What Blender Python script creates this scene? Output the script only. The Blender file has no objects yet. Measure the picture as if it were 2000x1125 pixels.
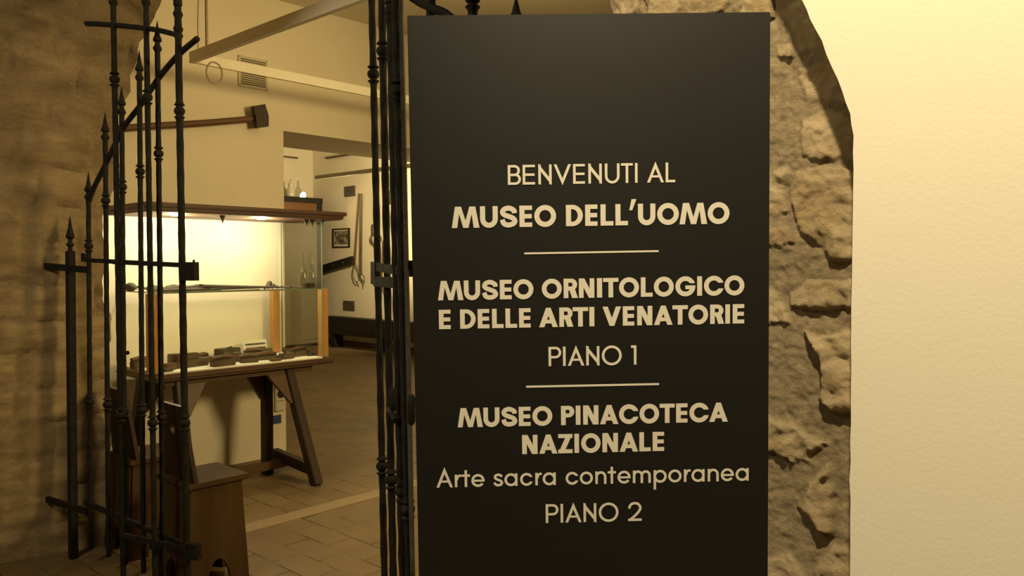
import bpy, bmesh, math, random
import numpy as np
from mathutils import Vector, Matrix, noise
R_ = math.radians
sc = bpy.context.scene
COL = sc.collection

# ------------------------------------------------------------ camera
CAM = Vector((0, 0, 1.58)); FPX = 1556.0; PITCH = R_(1.82); YAW = R_(42.5)
cd = bpy.data.cameras.new('camera'); cam = bpy.data.objects.new('camera', cd); COL.objects.link(cam)
cd.sensor_width = 36; cd.lens = 36 * FPX / 2000; cd.clip_start = .02
cam.location = CAM; cam.rotation_euler = (R_(90) - PITCH, 0, YAW - R_(90)); sc.camera = cam
# ------------------------------------------------------------ world, exposure
sc.view_settings.view_transform = 'Standard'; sc.view_settings.look = 'None'
sc.view_settings.gamma = 1; sc.view_settings.use_curve_mapping = False
sc.view_settings.exposure = 0.0
w = bpy.data.worlds.new('world'); sc.world = w; w.use_nodes = True
w.node_tree.nodes['Background'].inputs[0].default_value = (1, .72, .34, 1)
w.node_tree.nodes['Background'].inputs[1].default_value = .05
# ------------------------------------------------------------ lights
WARM = (1, .73, .29); NEAR = (1, .82, .48)
def light(name, kind, loc, energy, color=WARM, target=None, size=.1, spot=None, blend=.6):
    d = bpy.data.lights.new(name, kind); d.energy = energy; d.color = color
    if kind == 'AREA': d.shape = 'DISK'; d.size = size
    else: d.shadow_soft_size = size
    if kind == 'SPOT': d.spot_size = R_(spot); d.spot_blend = blend
    o = bpy.data.objects.new(name, d); COL.objects.link(o); o.location = loc
    if target is not None:
        o.rotation_euler = (Vector(target) - Vector(loc)).to_track_quat('-Z', 'Y').to_euler()
    return o
light('ceiling_spot_light', 'SPOT', (.30, .09, 3.38), 270, NEAR, (1.25, -.15, 1.75), .05, 104, .7)
light('entrance_fill_light', 'AREA', (-.9, 2.6, 3.45), 45, NEAR, (1.3, 2.6, 1.0), .9)  # added soft fill for the jamb and the bare stone
light('hall_light', 'SPOT', (4.3, .2, 2.75), 500, WARM, (1.9, 5.6, 1.3), .45, 84, .9)
light('hall_fill_light', 'POINT', (3.9, 3.6, 3.2), 30, WARM, None, .5)
light('far_room_fill_light', 'POINT', (6.2, 7.5, 1.7), 32, WARM, None, .4)  # added unseen low lamp that lightens the lintel soffit

# ------------------------------------------------------------ helpers
Fv = Vector((math.cos(YAW), math.sin(YAW), 0)) * math.cos(PITCH) + Vector((0, 0, -math.sin(PITCH)))
Rv = Vector((math.sin(YAW), -math.cos(YAW), 0)); Uv = Rv.cross(Fv)
def ray(px, py): return Fv + Rv * ((px - 1000) / FPX) - Uv * ((py - 562.5) / FPX)
def pt(px, py, D): return CAM + ray(px, py) * D
def onz(px, py, z):
    r = ray(px, py); return CAM + r * ((z - CAM.z) / r.z)
def onx(px, py, x):
    r = ray(px, py); return CAM + r * (x / r.x)
def ony(px, py, y):
    r = ray(px, py); return CAM + r * (y / r.y)

class MB:
    def __init__(s): s.bm = bmesh.new()
    def _add(s, verts, M):
        for v in verts: v.co = M @ v.co
    def box(s, c, size, rot=None, bev=0):
        r = bmesh.ops.create_cube(s.bm, size=1); vs = r['verts']
        for v in vs: v.co = Vector((v.co.x * size[0], v.co.y * size[1], v.co.z * size[2]))
        if bev:
            es = list({e for v in vs for e in v.link_edges})
            b = bmesh.ops.bevel(s.bm, geom=es, offset=bev, segments=2, affect='EDGES')
            vs = list({v for f in b['faces'] for v in f.verts} | {v for v in vs if v.is_valid})
        M = Matrix.Translation(Vector(c)) @ (rot.to_4x4() if rot is not None else Matrix.Identity(4))
        s._add(vs, M); return s
    def bb(s, a, b, bev=0):
        a = Vector(a); b = Vector(b)
        return s.box((a + b) / 2, [abs(b[i] - a[i]) for i in range(3)], None, bev)
    def bar(s, p0, p1, wd, ht, up=(0, 0, 1), bev=0):
        p0 = Vector(p0); p1 = Vector(p1); d = p1 - p0; L = d.length; z = d.normalized()
        x = Vector(up).cross(z)
        if x.length < 1e-4: x = Vector((1, 0, 0)).cross(z)
        x.normalize(); y = z.cross(x)
        return s.box((p0 + p1) / 2, (wd, ht, L), Matrix((x, y, z)).transposed(), bev)
    def tube(s, pts, r, seg=8, cap=True, wob=0, seed=0):
        pts = [Vector(p) for p in pts]; n = len(pts); rr = r if hasattr(r, '__len__') else [r] * n
        rings = []; xprev = None
        for i, p in enumerate(pts):
            d = (pts[min(i + 1, n - 1)] - pts[max(i - 1, 0)]).normalized()
            if xprev is None:
                x = d.orthogonal().normalized()
            else:
                x = (xprev - d * xprev.dot(d))
                x = x.normalized() if x.length > 1e-6 else d.orthogonal().normalized()
            xprev = x; y = d.cross(x); ring = []
            for k in range(seg):
                a = 2 * math.pi * k / seg; q = rr[i]
                if wob: q *= 1 + wob * math.sin(2 * a + i * 1.3 + seed)
                ring.append(s.bm.verts.new(p + (x * math.cos(a) + y * math.sin(a)) * q))
            rings.append(ring)
        for i in range(n - 1):
            for k in range(seg):
                s.bm.faces.new((rings[i][k], rings[i][(k + 1) % seg], rings[i + 1][(k + 1) % seg], rings[i + 1][k]))
        if cap:
            if rr[0] > 1e-5: s.bm.faces.new(rings[0][::-1])
            if rr[-1] > 1e-5: s.bm.faces.new(rings[-1])
        return s
    def lathe(s, base, axis, prof, seg=14):      # prof: (distance along axis, radius)
        base = Vector(base); axis = Vector(axis).normalized()
        return s.tube([base + axis * h for h, _ in prof], [max(r, 1e-5) for _, r in prof], seg)
    def ball(s, c, r, sc3=(1, 1, 1), seg=14):
        b = bmesh.ops.create_uvsphere(s.bm, u_segments=seg, v_segments=seg // 2 + 1, radius=r)
        for v in b['verts']: v.co = Vector((v.co.x * sc3[0], v.co.y * sc3[1], v.co.z * sc3[2])) + Vector(c)
        return s
    def prism(s, poly, vec):                      # polygon of 3D points extruded by vec
        poly = [Vector(p) for p in poly]; vec = Vector(vec)
        a = [s.bm.verts.new(p) for p in poly]; b = [s.bm.verts.new(p + vec) for p in poly]
        s.bm.faces.new(a); s.bm.faces.new(b[::-1]); n = len(a)
        for i in range(n): s.bm.faces.new((a[i], b[i], b[(i + 1) % n], a[(i + 1) % n]))
        return s
    def poly(s, pts):
        s.bm.faces.new([s.bm.verts.new(Vector(p)) for p in pts]); return s
    def build(s, name, m, parent=None, smooth=False, off=None):
        if off is None and parent is not None:
            off = Vector((0, 0, 0)); q = parent
            while q is not None: off = off + q.location; q = q.parent
        if off is not None:
            for v in s.bm.verts: v.co -= Vector(off)
        bmesh.ops.recalc_face_normals(s.bm, faces=s.bm.faces)
        me = bpy.data.meshes.new(name); s.bm.to_mesh(me); s.bm.free()
        me.materials.append(m)
        if smooth:
            for p in me.polygons: p.use_smooth = True
            try: me.set_sharp_from_angle(angle=R_(40))
            except Exception: pass
        o = bpy.data.objects.new(name, me); COL.objects.link(o); o.parent = parent
        return o
Z0 = Vector((0, 0, 0))
def tag(o, label=None, cat=None, group=None, kind=None):
    if label: o['label'] = label
    if cat: o['category'] = cat
    if group: o['group'] = group
    if kind: o['kind'] = kind
    return o
def thing(name, label, cat, loc=Z0, group=None):
    o = bpy.data.objects.new(name, None); COL.objects.link(o); o.empty_display_size = .05
    o.location = loc; return tag(o, label, cat, group)
def solo(mb, name, m, label, cat, loc, group=None, smooth=False):
    o = mb.build(name, m, None, smooth, off=Vector(loc)); o.location = loc
    return tag(o, label, cat, group)
def struct(mb, name, m, label=None, smooth=False):
    o = mb.build(name, m, None, smooth); o['kind'] = 'structure'
    if label: o['label'] = label
    return o
def copy_tree(o, parent=None):
    c = o.copy(); COL.objects.link(c); c.parent = parent
    for ch in list(o.children): copy_tree(ch, c)
    return c

# ------------------------------------------------------------ materials
def newmat(name):
    m = bpy.data.materials.new(name); m.use_nodes = True
    nt = m.node_tree; return m, nt, nt.nodes['Principled BSDF']
def ramp(nt, fac, stops):
    r = nt.nodes.new('ShaderNodeValToRGB'); e = r.color_ramp.elements
    while len(e) > 1: e.remove(e[0])
    e[0].position = stops[0][0]; e[0].color = (*stops[0][1], 1)
    for p, c in stops[1:]:
        q = e.new(p); q.color = (*c, 1)
    nt.links.new(fac, r.inputs[0]); return r.outputs[0]
def tex(nt, scale, detail=4, rough=.55, stretch=(1, 1, 1), dist=0):
    tc = nt.nodes.new('ShaderNodeTexCoord'); mp = nt.nodes.new('ShaderNodeMapping'); mp.inputs['Scale'].default_value = stretch
    n = nt.nodes.new('ShaderNodeTexNoise'); n.inputs['Scale'].default_value = scale; n.inputs['Detail'].default_value = detail
    n.inputs['Roughness'].default_value = rough; n.inputs['Distortion'].default_value = dist
    nt.links.new(tc.outputs['Object'], mp.inputs[0]); nt.links.new(mp.outputs[0], n.inputs['Vector']); return n.outputs['Fac']
def bump(nt, b, h, st, dist=.01):
    n = nt.nodes.new('ShaderNodeBump'); n.inputs['Strength'].default_value = st; n.inputs['Distance'].default_value = dist
    nt.links.new(h, n.inputs['Height']); nt.links.new(n.outputs[0], b.inputs['Normal']); return n
def mat(name, c1, c2=None, scale=8, rough=.6, stretch=(1, 1, 1), bs=.0, bscale=None, metal=0, spec=.5, detail=4):
    m, nt, b = newmat(name); c2 = c2 or tuple(x * .8 for x in c1)
    t = tex(nt, scale, detail, .6, stretch)
    nt.links.new(ramp(nt, t, [(.3, c2), (.7, c1)]), b.inputs['Base Color'])
    b.inputs['Roughness'].default_value = rough; b.inputs['Metallic'].default_value = metal
    b.inputs['Specular IOR Level'].default_value = spec
    if bs:
        h = tex(nt, bscale or scale * 4, 5, .6, stretch); bump(nt, b, h, bs)
    return m
PLASTER = mat('plaster', (.80, .74, .62), (.74, .67, .54), 1.2, .9, bs=.12, bscale=60, spec=.2)
PLASTER_NEAR = mat('near_plaster', (.82, .77, .66), (.80, .75, .63), 2, .9, bs=.07, bscale=140, spec=.2)
IRON = mat('wrought_iron', (.022, .020, .018), (.012, .011, .010), 30, .75, bs=.3, bscale=70, spec=.15)
IRON2 = mat('worn_iron', (.085, .078, .068), (.05, .046, .04), 30, .6, bs=.3, bscale=70, spec=.35)
DARKWOOD = mat('dark_wood', (.036, .018, .009), (.019, .009, .005), 5, .5, (1, 1, .12), bs=.15, spec=.35)
CHAIRWOOD = mat('chair_wood', (.085, .047, .018), (.045, .022, .009), 6, .7, (1, 1, .15), bs=.15, spec=.15)
TABLEWOOD = mat('table_wood', (.11, .058, .026), (.065, .032, .014), 6, .5, (.15, 1, 1), bs=.12, spec=.4)
CORNICE = mat('cornice_wood', (.10, .042, .022), (.065, .026, .014), 5, .5, (.12, 1, 1), bs=.1, spec=.35)
PINE = mat('pine_wood', (.52, .27, .085), (.43, .21, .06), 8, .5, (1, 1, .12), spec=.3)
OLDWOOD = mat('old_wood', (.125, .08, .04), (.065, .042, .022), 12, .7, (1, 1, .3), bs=.3)
GREYWOOD = mat('grey_wood', (.135, .105, .062), (.07, .054, .032), 14, .75, (.3, 1, 1), bs=.3)
HANDLE = mat('handle_wood', (.15, .075, .035), (.09, .042, .02), 10, .6, (.2, 1, 1), bs=.2)
BLACKWOOD = mat('black_wood', (.022, .018, .014), (.012, .010, .008), 5, .6, (1, .2, 1), bs=.2, spec=.3)
ALU = mat('aluminium', (.78, .74, .64), (.72, .68, .58), 5, .5)
LINER = mat('white_liner', (.86, .84, .78), (.82, .80, .74), 6, .8)
CERAMIC = mat('ceramic', (.75, .70, .58), (.66, .6, .48), 5, .3)
GREYMETAL = mat('grey_metal', (.105, .088, .062), (.06, .05, .036), 12, .7)
VENTM = mat('vent_plastic', (.62, .56, .44), (.56, .5, .38), 4, .6)
SOCKETM = mat('socket_plastic', (.66, .62, .54), (.6, .56, .48), 4, .5)
BLACKPL = mat('black_plastic', (.02, .02, .02), (.015, .015, .015), 8, .5)
BLUEPAPER = mat('blue_label', (.03, .06, .20), (.02, .05, .16), 10, .7)
PAPER = mat('paper', (.78, .74, .62), (.7, .66, .55), 8, .8)
CABBROWN = mat('cabinet_board', (.19, .085, .03), (.15, .065, .022), 2.5, .55)
CABGREY = mat('cabinet_door', (.20, .16, .095), (.15, .12, .07), 1.2, .7)
ROPE = mat('cable', (.42, .36, .25), (.3, .25, .17), 40, .7)
SKIRT = mat('skirting', (.20, .125, .075), (.15, .09, .055), 5, .7)
SIGNBLACK = mat('sign_black', (.0062, .0056, .005), (.0057, .0051, .0045), 6, .5, bs=.03, bscale=350, spec=.6)
LETTER = mat('letter_vinyl', (.76, .72, .65), (.74, .70, .63), 6, .55, spec=.3)
def glassmat(name, tint, refl=.05):
    m = bpy.data.materials.new(name); m.use_nodes = True; nt = m.node_tree
    for n in list(nt.nodes): nt.nodes.remove(n)
    o = nt.nodes.new('ShaderNodeOutputMaterial'); t = nt.nodes.new('ShaderNodeBsdfTransparent'); t.inputs[0].default_value = (*tint, 1)
    g = nt.nodes.new('ShaderNodeBsdfGlossy'); g.inputs['Roughness'].default_value = .02
    lw = nt.nodes.new('ShaderNodeLayerWeight'); lw.inputs[0].default_value = .5
    pw = nt.nodes.new('ShaderNodeMath'); pw.operation = 'POWER'; pw.inputs[1].default_value = 5; nt.links.new(lw.outputs['Facing'], pw.inputs[0])
    fr = nt.nodes.new('ShaderNodeMath'); fr.operation = 'MULTIPLY_ADD'; fr.inputs[1].default_value = .9; fr.inputs[2].default_value = refl; nt.links.new(pw.outputs[0], fr.inputs[0])
    mx = nt.nodes.new('ShaderNodeMixShader')
    nt.links.new(fr.outputs[0], mx.inputs[0]); nt.links.new(t.outputs[0], mx.inputs[1]); nt.links.new(g.outputs[0], mx.inputs[2])
    nt.links.new(mx.outputs[0], o.inputs[0]); return m
GLASS = glassmat('pane_glass', (.94, .96, .91)); GLASSEDGE = mat('glass_edge', (.20, .26, .19), (.16, .22, .16), 5, .2)
BOTTLE = glassmat('bottle_glass', (.80, .83, .77))
def emit(name, c, s):
    m, nt, b = newmat(name); b.inputs['Emission Color'].default_value = (*c, 1); b.inputs['Emission Strength'].default_value = s
    b.inputs['Base Color'].default_value = (.8, .8, .8, 1); return m
BULB = emit('bulb', (1, .86, .55), 14)
# floor of terracotta bricks
def floormat():
    m, nt, b = newmat('brick_floor'); tc = nt.nodes.new('ShaderNodeTexCoord'); mp = nt.nodes.new('ShaderNodeMapping')
    mp.inputs['Rotation'].default_value = (0, 0, R_(90)); nt.links.new(tc.outputs['Object'], mp.inputs[0])
    br = nt.nodes.new('ShaderNodeTexBrick'); nt.links.new(mp.outputs[0], br.inputs[0])
    br.inputs['Scale'].default_value = 1; br.inputs['Brick Width'].default_value = .34; br.inputs['Row Height'].default_value = .17
    br.inputs['Mortar Size'].default_value = .006; br.inputs['Mortar Smooth'].default_value = .4
    br.inputs['Color1'].default_value = (.225, .158, .08, 1); br.inputs['Color2'].default_value = (.185, .126, .062, 1); br.inputs['Mortar'].default_value = (.195, .136, .07, 1)
    n = tex(nt, 2.2, 5); mx = nt.nodes.new('ShaderNodeMix'); mx.data_type = 'RGBA'; mx.blend_type = 'MULTIPLY'; mx.inputs[0].default_value = .6
    nt.links.new(br.outputs['Color'], mx.inputs[6]); nt.links.new(ramp(nt, n, [(.3, (.62, .60, .56)), (.7, (1.15, 1.12, 1.08))]), mx.inputs[7])
    gap = nt.nodes.new('ShaderNodeMath'); gap.operation = 'MULTIPLY'; nt.links.new(br.outputs['Fac'], gap.inputs[0]); nt.links.new(ramp(nt, tex(nt, 3.5, 3), [(.47, (0, 0, 0)), (.58, (1, 1, 1))]), gap.inputs[1])
    dk = nt.nodes.new('ShaderNodeMix'); dk.data_type = 'RGBA'; nt.links.new(gap.outputs[0], dk.inputs[0]); nt.links.new(mx.outputs[2], dk.inputs[6]); dk.inputs[7].default_value = (.055, .034, .018, 1)
    nt.links.new(dk.outputs[2], b.inputs['Base Color']); b.inputs['Roughness'].default_value = .55; b.inputs['Specular IOR Level'].default_value = .35
    inv = nt.nodes.new('ShaderNodeMath'); inv.operation = 'SUBTRACT'; inv.inputs[0].default_value = 1; nt.links.new(br.outputs['Fac'], inv.inputs[1])
    bump(nt, b, inv.outputs[0], .5, .004); return m
FLOOR = floormat()
LIGHTBAND = mat('painted_light_band', (.36, .265, .15), (.27, .19, .105), 3, .55)  # floor tone lightened as if lit
# stone: mask attribute tells stone from mortar
def stonemat(name, mort, st1, st2, bs, st=(1, 1, 1)):
    m, nt, b = newmat(name); at = nt.nodes.new('ShaderNodeAttribute'); at.attribute_name = 'stone'
    a = ramp(nt, tex(nt, 9, 6, .65, st), [(.38, st2), (.52, st1), (.66, tuple(min(1, x * 1.15) for x in st1))])
    if st != (1, 1, 1):
        mv = nt.nodes.new('ShaderNodeMix'); mv.data_type = 'RGBA'; mv.blend_type = 'MULTIPLY'; mv.inputs[0].default_value = 1
        nt.links.new(a, mv.inputs[6]); nt.links.new(ramp(nt, tex(nt, 3.2, 6, .68, (.6, .6, 1.6), .6), [(.34, (.50, .48, .45)), (.5, (.95, .95, .95)), (.68, (1.25, 1.22, 1.15))]), mv.inputs[7]); a = mv.outputs[2]
    c = ramp(nt, tex(nt, 45, 6, .7), [(.3, tuple(x * .7 for x in mort)), (.6, mort), (.75, tuple(x * 1.35 for x in mort))])
    mx = nt.nodes.new('ShaderNodeMix'); mx.data_type = 'RGBA'; nt.links.new(at.outputs['Fac'], mx.inputs[0])
    nt.links.new(c, mx.inputs[6]); nt.links.new(a, mx.inputs[7]); nt.links.new(mx.outputs[2], b.inputs['Base Color'])
    b.inputs['Roughness'].default_value = .9; b.inputs['Specular IOR Level'].default_value = .2
    bump(nt, b, tex(nt, 60, 9, .75), bs, .012); return m
STONE = stonemat('arch_stone', (.40, .31, .195), (.54, .42, .265), (.44, .32, .18), .9)
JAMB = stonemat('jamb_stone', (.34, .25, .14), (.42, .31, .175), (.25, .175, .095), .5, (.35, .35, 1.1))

# ------------------------------------------------------------ room shell
XN, XF = 1.40, 1.745        # near and far faces of the arch wall
YC = 5.79                   # wall carrying the display case
CEIL = 3.70
m = MB(); m.bb((-3, -4, -.1), (9.4, 14.2, 0)); struct(m, 'floor', FLOOR, 'brown terracotta brick floor laid in staggered rows')
m = MB(); m.bb((1.9, 4.265, 0), (7.5, 4.405, .003)); struct(m, 'floor_light_band', LIGHTBAND, 'pale band of light painted across the floor')  # thin slab coloured pale as a band of light between shadows
corner = ony(556.5, 600, YC); XW = corner.x
lint = ony(556, 256, YC).z
m = MB(); m.bb((XF, YC, 0), (XW, 6.6, CEIL)); m.bb((XW, YC, lint), (9.05, 6.6, CEIL))
struct(m, 'wall_back', PLASTER, 'cream plaster wall behind the display case')
m = MB(); m.bb((9.05, -1.2, 0), (9.25, 14, 4.2)); struct(m, 'wall_far', PLASTER)
m = MB(); m.bb((3.0, 13.66, 0), (9.05, 13.9, 4.2)); struct(m, 'wall_end', PLASTER)
m = MB(); m.bb((2.9, 6.6, 0), (3.0, 13.9, 4.2)); struct(m, 'wall_left', PLASTER)
m = MB(); m.bb((1.2, -1.2, CEIL), (9.25, 6.7, CEIL + .15)); struct(m, 'ceiling', PLASTER)
m = MB(); m.bb((2.9, 6.6, 4.05), (9.25, 14, 4.2)); struct(m, 'ceiling_far', PLASTER)
m = MB(); m.bb((1.745, -1.4, 0), (9.25, -1.2, CEIL)); struct(m, 'wall_right', PLASTER)
m = MB(); m.bb((9.03, 0, 0), (9.05, 13.66, .10)); struct(m, 'baseboard_far', SKIRT, 'brown skirting along the far wall')
a_ = onx(638, 309.5, 9.05); m = MB(); m.bb((9.01, 8.0, a_.z - .012), (9.05, a_.y, a_.z + .012)); struct(m, 'dark_strip_far', OLDWOOD)  # thin dark strip high on the far wall
a_ = ony(580, 309, 13.66); m = MB(); m.bb((6.5, 13.62, a_.z - .012), (a_.x, 13.66, a_.z + .012)); struct(m, 'dark_strip_end', OLDWOOD)  # thin dark strip high on the end wall

# arch: near profile (splayed wider) and far profile
def prof_near(t):   # t in 0..1 from the right foot over the top to the left foot
    return prof(t, 2.92, 2.0 if t > .5 else 2.14, 2.08 if t > .5 else 1.62 + .46 * min(1, t * 2) ** 4, 1.55)
def prof_far(t): return prof(t, 2.92, 1.75 if t > .5 else 1.93, 1.60, 1.55)
def prof(t, c, a, b, z0):
    if t < .25: return (c - a, z0 * t / .25)
    if t > .75: return (c + a, z0 * (1 - t) / .25)
    an = math.pi * (t - .25) / .5
    return (c - a * math.cos(an), z0 + b * math.sin(an))
def xnear(y): return XN + (.72 - XN) * min(1, max(0, (y - 1.6) / 2.6))
# pieces of intrados with courses; left half is what the picture shows
def heightcourse(s, t):
    p = Vector((t * 1.3, s * 5.5, .3)); c = s / .19 + .25 * noise.noise(Vector((t * 2.2, s * .9, 5)))
    row = math.floor(c); fr = c - row
    j = t / (.34 + .12 * noise.noise(Vector((row * 7.7, 1, 2)))) + row * .43; fj = j - math.floor(j)
    e = min(fr, 1 - fr) * .19; ej = min(fj, 1 - fj) * .34; d = min(e, ej)
    st = min(1, max(0, (d - .006) / .022)); st = st * st * (3 - 2 * st)
    k = noise.noise(Vector((row * 3.1, math.floor(j) * 5.3, 9)))
    h = st * (.011 + .010 * k) + .010 * noise.noise(p * 1.2) + .009 * noise.noise(Vector((t * 7, s * 16, 2))) + .014 * max(0, noise.noise(Vector((t * 3, s * 9, 6))) - .1) ** .7
    return h, st * (.55 + .45 * k)
NS, NT = 260, 64
m = MB(); vs = []; msk = []
lens = 0; prev = None
for i in range(NS + 1):
    t = i / NS; yn, zn = prof_near(t); yf, zf = prof_far(t)
    if prev: lens += math.hypot(yf - prev[0], zf - prev[1])
    prev = (yf, zf); row = []
    ny, nz = 2.92 - yf, (1.2 - zf if zf > 1.55 else 0); L = math.hypot(ny, nz); ny /= L; nz /= L
    a = Vector((xnear(yn), yn, zn)); b = Vector((XF, yf, zf))
    for k in range(NT + 1):
        u = k / NT; p = a.lerp(b, u); h, s_ = heightcourse(lens, u * (b - a).length)
        if u > .9:                                  # broken arris
            q = noise.noise(Vector((0, lens * 3.2, 3))) * .055 + noise.noise(Vector((0, lens * 11, 4))) * .03
            p.x += (u - .9) * 10 * q
        row.append(m.bm.verts.new(p + Vector((0, ny, nz)) * h)); msk.append(s_)
    vs.append(row)
for i in range(NS):
    for k in range(NT): m.bm.faces.new((vs[i][k], vs[i + 1][k], vs[i + 1][k + 1], vs[i][k + 1]))
fy = [v[-1].co.copy() for v in vs]; nyv = [v[0].co.copy() for v in vs]
# far face of the wall around the opening
outer = []
for i in range(NS + 1):
    y, z = fy[i].y, fy[i].z; dy, dz = y - 2.92, z - 1.2
    if z <= 1.55: o2 = (-1.4 if dy < 0 else YC, z)
    else:
        k = 99
        if dz > 0: k = min(k, (CEIL - 1.2) / dz)
        if dy < -1e-6: k = min(k, (-1.4 - 2.92) / dy)
        if dy > 1e-6: k = min(k, (YC - 2.92) / dy)
        o2 = (2.92 + dy * k, 1.2 + dz * k)
    outer.append(o2)
ov = [m.bm.verts.new((XF, a, b)) for a, b in outer]; msk += [.6] * len(ov)
for i in range(NS): m.bm.faces.new((vs[i][-1], vs[i + 1][-1], ov[i + 1], ov[i]))
# near face above and left of the opening (outside the picture except a sliver over the board)
onv = []
for i in range(NS + 1):
    y, z = nyv[i].y, nyv[i].z; dy, dz = y - 2.92, z - 1.2
    if z <= 1.55: o2 = (.93 if dy < 0 else 6.2, z)
    else:
        k = 99
        if dz > 0: k = min(k, (CEIL - 1.2) / dz)
        if dy < -1e-6: k = min(k, (0.93 - 2.92) / dy) if abs(dy) > 1.99 else min(k, (-1.4 - 2.92) / dy)
        if dy > 1e-6: k = min(k, (6.2 - 2.92) / dy)
        o2 = (2.92 + dy * k, 1.2 + dz * k)
    onv.append(m.bm.verts.new((xnear(o2[0]), o2[0], o2[1]))); msk.append(.5)
for i in range(NS):
    if nyv[i].y > 1.4: m.bm.faces.new((vs[i][0], onv[i], onv[i + 1], vs[i + 1][0]))
lay = None
o = m.build('wall_arch', JAMB, None, True); o['kind'] = 'structure'; o['label'] = 'dim brown masonry arch around the iron gate'
at = o.data.attributes.new('stone', 'FLOAT', 'POINT'); at.data.foreach_set('value', [float(x) for x in msk])

# ---- exposed stones beside the board: relief on the near face
def sdpoly(P, poly):
    n = len(poly); d = np.full(P.shape[0], 1e9); ins = np.zeros(P.shape[0], bool)
    for i in range(n):
        a = np.array(poly[i]); b = np.array(poly[(i + 1) % n]); e = b - a; wv = P - a
        tt = np.clip((wv @ e) / (e @ e), 0, 1)[:, None]; d = np.minimum(d, np.linalg.norm(wv - tt * e, axis=1))
        c = ((a[1] > P[:, 1]) != (b[1] > P[:, 1])) & (P[:, 0] < (b[0] - a[0]) * (P[:, 1] - a[1]) / (b[1] - a[1] + 1e-12) + a[0])
        ins ^= c
    return np.where(ins, d, -d)
STONES = [  # outline in picture pixels, relief (m), edge softness (m), facet roughness
 ([(1550, 335), (1600, 318), (1690, 330), (1690, 500), (1620, 512), (1552, 470)], .020, .012, 1.6),
 ([(1546, 600), (1548, 570), (1580, 548), (1690, 540), (1690, 612), (1600, 606)], .026, .010, .6),
 ([(1566, 640), (1600, 655), (1690, 650), (1690, 795), (1630, 800), (1600, 775), (1592, 700)], .034, .010, 1.5),
 ([(1440, 815), (1550, 822), (1590, 855), (1622, 870), (1580, 900), (1540, 890), (1440, 878)], .020, .014, .9),
 ([(1560, 985), (1580, 930), (1620, 915), (1640, 960), (1625, 1045), (1590, 1030)], .030, .014, 1.6),
 ([(1552, 262), (1560, 225), (1620, 205), (1690, 225), (1690, 320), (1560, 305)], .014, .010, .7),
 ([(1440, 430), (1535, 440), (1540, 486), (1440, 488)], .014, .007, .6),
 ([(1440, 560), (1530, 570), (1545, 634), (1440, 626)], .016, .008, .6),
 ([(1440, 1085), (1540, 1085), (1570, 1120), (1550, 1200), (1440, 1200)], .018, .012, .7),
 ([(1585, 1110), (1620, 1060), (1690, 1080), (1690, 1200), (1590, 1200)], .016, .012, .7),
 ([(1510, 85), (1545, 75), (1550, 105), (1515, 108)], .012, .006, .8),
 ([(1440, 330), (1540, 325), (1545, 415), (1440, 420)], .010, .012, .6),
 ([(1560, 130), (1690, 110), (1690, 195), (1570, 195)], .010, .012, .6),
 ([(1530, 30), (1600, -40), (1690, -30), (1690, 90), (1560, 100)], .010, .012, .7),
 ([(1185, -90), (1260, -70), (1245, 30), (1192, 60)], .016, .010, 1.0),
 ([(1265, -90), (1450, -70), (1420, 12), (1300, 60), (1262, 50)], .014, .010, .8),
 ([(1465, -40), (1530, -50), (1520, 40), (1440, 60)], .014, .010, .8)]
# right side of the arch: its near edge as the picture shows it
edge_y = onx(1192, 10, XN).y
y0, y1, z0, z1 = .32, edge_y, 0.0, 2.7
NY, NZ = 250, 860
ys = np.linspace(y0, y1, NY + 1); zs = np.linspace(z0, z1, NZ + 1)
YY, ZZ = np.meshgrid(ys, zs); P = np.stack([YY.ravel(), ZZ.ravel()], 1)
H = np.zeros(len(P)); K = np.zeros(len(P))
nz1 = np.array([noise.noise(Vector((p[0] * 9, p[1] * 9, 1))) for p in P]); nz2 = np.array([noise.noise(Vector((p[0] * 34, p[1] * 40, 2))) for p in P])
nz3 = np.array([noise.noise(Vector((p[0] * 90, p[1] * 100, 3))) for p in P])
nz4 = np.array([noise.noise(Vector((p[0] * 13, p[1] * 11, 7))) for p in P])
facet = np.array([noise.voronoi(Vector((p[0] * 22, p[1] * 28, 4)))[0][0] for p in P])
wob = np.stack([nz2 * .006 + nz1 * .022, nz3 * .003 + nz4 * .018 + nz2 * .005], 1)
for outl, rel, soft, fac in STONES:
    pl = []
    for px, py in outl:
        q = onx(px, py, XN); pl.append((q.y, q.z))
    rel = rel * .62 if rel < .033 else rel * .8
    sd = sdpoly(P + wob, pl); t = np.clip(sd / soft, 0, 1); t = 1 - (1 - t) ** 2.2
    H = np.maximum(H, t * (rel + fac * (.010 * (facet - .35) + .006 * nz2)))
    K = np.maximum(K, np.clip(sd / .008, 0, 1))
    H -= np.where((sd < 0) & (sd > -.008), .006 * (1 + sd / .008), 0)   # open joint round the stone
peb = np.array([noise.voronoi(Vector((p[0] * 60, p[1] * 60, 4)))[0][0] for p in P])
H += .009 * nz1 + .006 * nz2 + .004 * nz3 - .006 + (1 - K) * .006 * np.clip(.45 - peb, 0, 1)
H *= np.clip((y1 - P[:, 0]) / .02, .0, 1) * .55 + .05
m = MB(); vv = []
for i, (p, h) in enumerate(zip(P, H)):
    ey = 0
    if p[0] > y1 - .05: ey = (p[0] - y1 + .05) / .05 * (.035 * noise.noise(Vector((0, p[1] * 7, 8))) + .02 * noise.noise(Vector((0, p[1] * 22, 8))))
    vv.append(m.bm.verts.new((XN - h, p[0] + ey, p[1])))
for j in range(NZ):
    for i in range(NY):
        a = j * (NY + 1) + i; m.bm.faces.new((vv[a], vv[a + 1], vv[a + NY + 2], vv[a + NY + 1]))
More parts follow.
